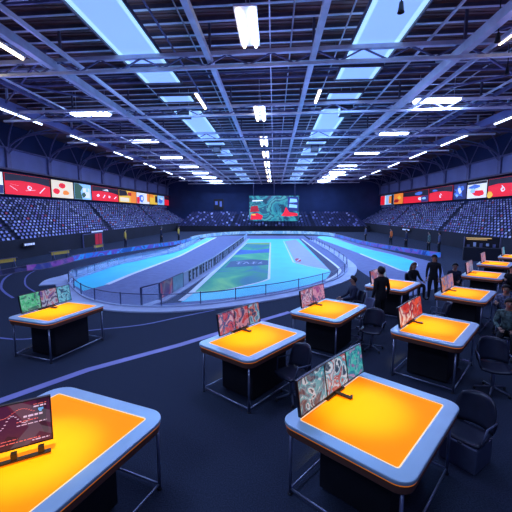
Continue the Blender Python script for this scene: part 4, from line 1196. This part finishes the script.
def person(x, y, deg, label, pose='stand', top='black_cloth', legs='black_cloth', hair='hair_black', long_hair=False, tilt=0.0, reach=0, fingers=True, scale=1.0, lean=0.0):
    """faces local +y; one continuous body, hair as a child"""
    sit = pose == 'sit'
    dz = -0.38 if sit else 0.0
    def up(px, py, pz):       # lean the trunk forward about the pelvis
        a = lean; zz = pz - 0.95
        return (px, py * math.cos(a) + zz * math.sin(a), 0.95 + zz * math.cos(a) - py * math.sin(a) + dz)
    V = [up(0, 0, 0.95), up(0, 0, 1.10), up(0, 0.01, 1.28), up(0, 0, 1.40), up(0, 0.0, 1.49), up(0, 0.02 + tilt * 0.5, 1.56), up(0, 0.03 + tilt, 1.64), up(0, 0.02 + tilt, 1.71)]
    R = [(0.15, 0.12), (0.135, 0.11), (0.16, 0.12), (0.13, 0.10), 0.058, 0.072, 0.092, 0.070]
    E = [(i, i + 1) for i in range(7)]
    kinds = {}
    def chain(start, pts, rs):
        p = start
        for q, r in zip(pts, rs):
            V.append(q); R.append(r); E.append((p, len(V) - 1)); p = len(V) - 1
        return p
    hands = []
    for s in (-1, 1):
        sh = up(s * 0.175, 0, 1.40)
        if sit or reach:
            el = up(s * 0.25, 0.10, 1.16); 
            wr = (s * 0.17, 0.50, 0.93 if sit else 1.0); hd = (s * 0.15, 0.58, 0.92 if sit else 0.99)
            if sit and reach == 0: wr = (s * 0.14, 0.36, 0.70); hd = (s * 0.11, 0.43, 0.69)
        else:
            el = up(s * 0.23, -0.04, 1.13); wr = up(s * 0.23, 0.06, 0.89); hd = up(s * 0.22, 0.09, 0.81)
        chain(3, [sh, el, wr, hd], [0.072, 0.050, 0.033, 0.036])
        hands.append((Vector(wr), Vector(hd), s))
        if sit:
            chain(0, [(s * 0.10, 0.04, 0.56), (s * 0.13, 0.43, 0.55), (s * 0.13, 0.42, 0.10), (s * 0.14, 0.56, 0.045)], [0.105, 0.070, 0.048, 0.040])
        else:
            st = 0.05 * s
            chain(0, [(s * 0.095, 0, 0.88), (s * 0.11, 0.02 + st, 0.50), (s * 0.12, -0.02 + st, 0.10), (s * 0.14, 0.12 + st, 0.045)], [0.105, 0.070, 0.048, 0.040])
    me = skin_mesh(V, E, R)
    zhead = V[4][2]
    mats = [M[top], M[legs], M['skin'], M['shoe']]
    segs = []
    for (a, c) in E:
        if a in (0, 1, 2) and c <= 3: k = 0
        elif c <= 3: k = 0
        elif c <= 7: k = 2 if c >= 5 else 0
        else:
            j = (c - 8) % 8
            k = (0, 0, 0, 2, 1, 1, 1, 3)[j]
        if a == 4: k = 2
        segs.append((Vector(V[a]), Vector(V[c]), k))
    for m in mats: me.materials.append(m)
    for p in me.polygons:
        c = p.center; best = None
        for a, e, k in segs:
            d = e - a; t_ = max(0, min(1, (c - a).dot(d) / d.length_squared)); dd = (a + d * t_ - c).length
            if best is None or dd < best[0]: best = (dd, k)
        p.material_index = best[1]; p.use_smooth = True
    # fingers, nose and ears welded into the same object
    q = MB()
    hc = Vector(V[6])
    q.mats = list(mats)
    q.ball((hc.x, hc.y + 0.098, hc.z - 0.01), 0.016, M['skin'], 6, (0.8, 1.2, 1.4))
    for s in (-1, 1):
        q.ball((hc.x + s * 0.092, hc.y, hc.z - 0.005), 0.026, M['skin'], 6, (0.4, 0.8, 1.2))
        q.ball((hc.x + s * 0.033, hc.y + 0.086, hc.z + 0.015), 0.012, M['shoe'], 6)
    q.box((hc.x, hc.y + 0.090, hc.z - 0.045), (0.045, 0.012, 0.008), M['red'])
    if fingers:
        for w, h_, s in hands:
            d = (h_ - w).normalized(); sd = Vector((s, 0, 0)); sd = (sd - d * sd.dot(d)).normalized(); nn = d.cross(sd) * (1 if s > 0 else -1)
            if nn.z > 0: nn = -nn
            for k, (o_, l) in enumerate(((-0.027, 0.065), (-0.009, 0.078), (0.009, 0.072), (0.027, 0.056))):
                p0 = h_ + sd * o_ + d * 0.02
                q.tube([p0, p0 + d * l * 0.5 + nn * 0.008, p0 + d * l * 0.85 + nn * 0.03], [0.009, 0.008, 0.006], M['skin'], 6)
            p0 = h_ - sd * 0.03 - d * 0.01
            q.tube([p0, p0 - sd * 0.022 + d * 0.03, p0 - sd * 0.02 + d * 0.055], [0.010, 0.009, 0.007], M['skin'], 6)
    bm = bmesh.new(); bm.from_mesh(me)
    tmp = bpy.data.meshes.new('tmp'); tmp.from_pydata(q.v, [], q.f)
    for m in q.mats: tmp.materials.append(m)
    tmp.polygons.foreach_set('material_index', q.mi)
    for m in q.mats[4:]: me.materials.append(m)
    bm.to_mesh(me)
    bm.from_mesh(tmp); bm.to_mesh(me); bm.free()
    o = bpy.data.objects.new('person', me); COL.objects.link(o)
    o.location = (x, y, 0); o.rotation_euler = (0, 0, math.radians(deg)); o.scale = (scale,) * 3
    tag(o, label, 'person')
    q = MB()
    n = 14; vs = []; fs = []
    Rr = 7
    for i in range(Rr + 1):
        a = math.pi * 0.56 * i / Rr
        for k in range(n):
            b_ = 2 * math.pi * k / n
            rr = 0.108
            fz = 0.125 * math.cos(a)
            front = max(0, math.sin(b_))
            vs.append((hc.x + rr * math.sin(a) * math.cos(b_), hc.y - 0.012 + rr * math.sin(a) * math.sin(b_) * (0.86 if front > 0 else 1.05), hc.z + fz + 0.012 + front * 0.085 * (i / Rr)))
    for i in range(Rr):
        for k in range(n): fs.append((i * n + k, (i + 1) * n + k, (i + 1) * n + (k + 1) % n, i * n + (k + 1) % n))
    q.add(vs, fs, M[hair], True)
    if long_hair:
        q.tube([(hc.x, hc.y - 0.05, hc.z + 0.02), (hc.x, hc.y - 0.09, hc.z - 0.10), (hc.x, hc.y - 0.13, hc.z - 0.28), (hc.x, hc.y - 0.14, hc.z - 0.40)], [0.09, 0.10, 0.085, 0.03], M[hair], 10)
    else:
        q.ball((hc.x, hc.y - 0.035, hc.z - 0.01), 0.090, M[hair], 10, (0.98, 0.85, 0.9))
    q.build('hair', o)
    return o
person(3.03, 9.72, 20, 'standing person in black seen from behind, between two orange tables', scale=1.0)
person(2.42, 10.35, 95, 'person in dark clothes sitting left of the standing person, seen from behind', 'sit', 'navy_cloth')
make_chair(2.42, 10.30, 95, 'black swivel chair under the seated person left of the standing person')
person(5.95, 13.0, 150, 'person in black with long black hair standing right of the small table', top='black_cloth', long_hair=True, scale=0.98)
person(5.35, 13.35, 205, 'person with long brown hair sitting behind the small table', 'sit', 'black_cloth', hair='hair_brown', long_hair=True)
person(7.0, 13.6, 160, 'person in dark clothes sitting between the small table and the right row', 'sit', 'navy_cloth', lean=0.25)
make_chair(7.03, 13.55, 160, 'dark chair under the person between the small table and the right row')
person(6.36, 9.55, 140, 'person in grey patterned sleeves seated at the nearest table of the right row', 'sit', 'grey_cloth', reach=1, lean=0.25)
make_chair(6.39, 9.52, 140, 'dark chair under the person in grey patterned sleeves')
person(8.72, 12.88, 140, 'person with black hair seated at the second table of the right row', 'sit', 'black_cloth', reach=1, lean=0.2)
make_chair(8.75, 12.85, 140, 'dark chair under the person at the second table of the right row')
person(5.38, 7.95, 145, 'person in a green and white printed top seated at the right edge', 'sit', 'print_cloth', reach=0, lean=0.2)
make_chair(5.41, 7.92, 145, 'dark chair under the person in the printed top')
person(11.15, 16.1, 140, 'person in dark clothes seated at the third table of the right row', 'sit', 'navy_cloth', reach=1, lean=0.2, fingers=False)
make_chair(11.18, 16.07, 140, 'dark chair under the person at the third table of the right row')
# marshals by the luminous boards
for x, y, deg, top, legs, lab in (
        (-11.9, 35.9, -60, 'navy_cloth', 'black_cloth', 'tiny figure in dark blue beside the left luminous board, nearer of two'),
        (-11.0, 39.4, -80, 'yellow_cloth', 'black_cloth', 'tiny figure in yellow beside the left luminous board, farther of two'),
        (-13.9, 31.6, -60, 'yellow_cloth', 'navy_cloth', 'small figure in yellow jacket under the left stand'),
        (11.6, 34.8, 90, 'orange_cloth', 'black_cloth', 'small figure in orange behind the right luminous board'),
        (12.0, 31.9, 80, 'navy_cloth', 'black_cloth', 'small figure in dark blue behind the right luminous board'),
        (12.75, 29.0, 80, 'print_cloth', 'black_cloth', 'small figure in pale print at the corner of the right luminous board'),
        (13.4, 28.6, 60, 'grey_cloth', 'black_cloth', 'small figure in grey at the corner of the right luminous board'),
        (10.35, 39.5, 60, 'grey_cloth', 'black_cloth', 'tiny figure in grey far along the right luminous board')):
    person(x, y, deg, lab, top=top, legs=legs, fingers=False)

# ------------------------------------------------------------------ small items around the hall
def trestle(x, y, deg, label, w=1.1, h=0.72):
    t = empty('trestle_board', (x, y, 0), math.radians(deg)); tag(t, label, 'barrier board')
    q = MB(); q.box((0, 0, h - 0.10), (w, 0.04, 0.20), M['yellow']); q.build('board', t)
    q = MB(); q.box((0, 0, h + 0.02), (w * 1.2, 0.10, 0.03), M['steel_dark']); q.build('top_bar', t)
    for s in (-1, 1):
        q = MB(); q.tube([(s * w * 0.4, -0.2, 0), (s * w * 0.4, 0, h), (s * w * 0.4, 0.2, 0)], 0.02, M['steel_arm'], 6); q.build('leg', t)
trestle(-14.9, 18.3, 75, 'yellow trestle board at the far left beside the curved lines')
trestle(-14.3, 22.3, 75, 'yellow trestle board farther along the left luminous board', 1.4)
trestle(-14.1, 27.0, 80, 'small yellow trestle board in front of the dark doorway')
def kiosk():
    t = empty('kiosk', (14.3, 24.4, 0), math.radians(-25)); tag(t, 'dark control kiosk with a yellow lit sign left of the right row tables', 'kiosk')
    q = MB(); q.box((0, 0, 0.45), (2.2, 0.9, 0.9), M['wall_black']); q.build('counter', t, bevel=0.02)
    q = MB(); q.box((0, 0.35, 1.25), (2.2, 0.08, 0.7), M['box'])
    for s in (-1, 1): q.box((s * 1.05, 0.2, 1.2), (0.06, 0.4, 0.8), M['steel_dark'])
    q.build('back_panel', t)
    M['amber'] = emit('amber_sign', (0.55, 0.36, 0.14), 0.8)
    q = MB(); q.box((-0.2, 0.28, 1.52), (1.5, 0.06, 0.06), M['amber']); q.box((-0.3, 0.28, 1.42), (1.2, 0.06, 0.04), M['amber']); q.build('lit_sign', t)
    q = MB()
    for k in range(5): q.box((-0.8 + 0.38 * k, 0.25, 0.98 + 0.1 * (k % 2)), (0.16, 0.16, 0.18 + 0.1 * (k % 3)), M['concrete'] if k % 2 else M['steel_arm'])
    q.build('equipment', t)
kiosk()
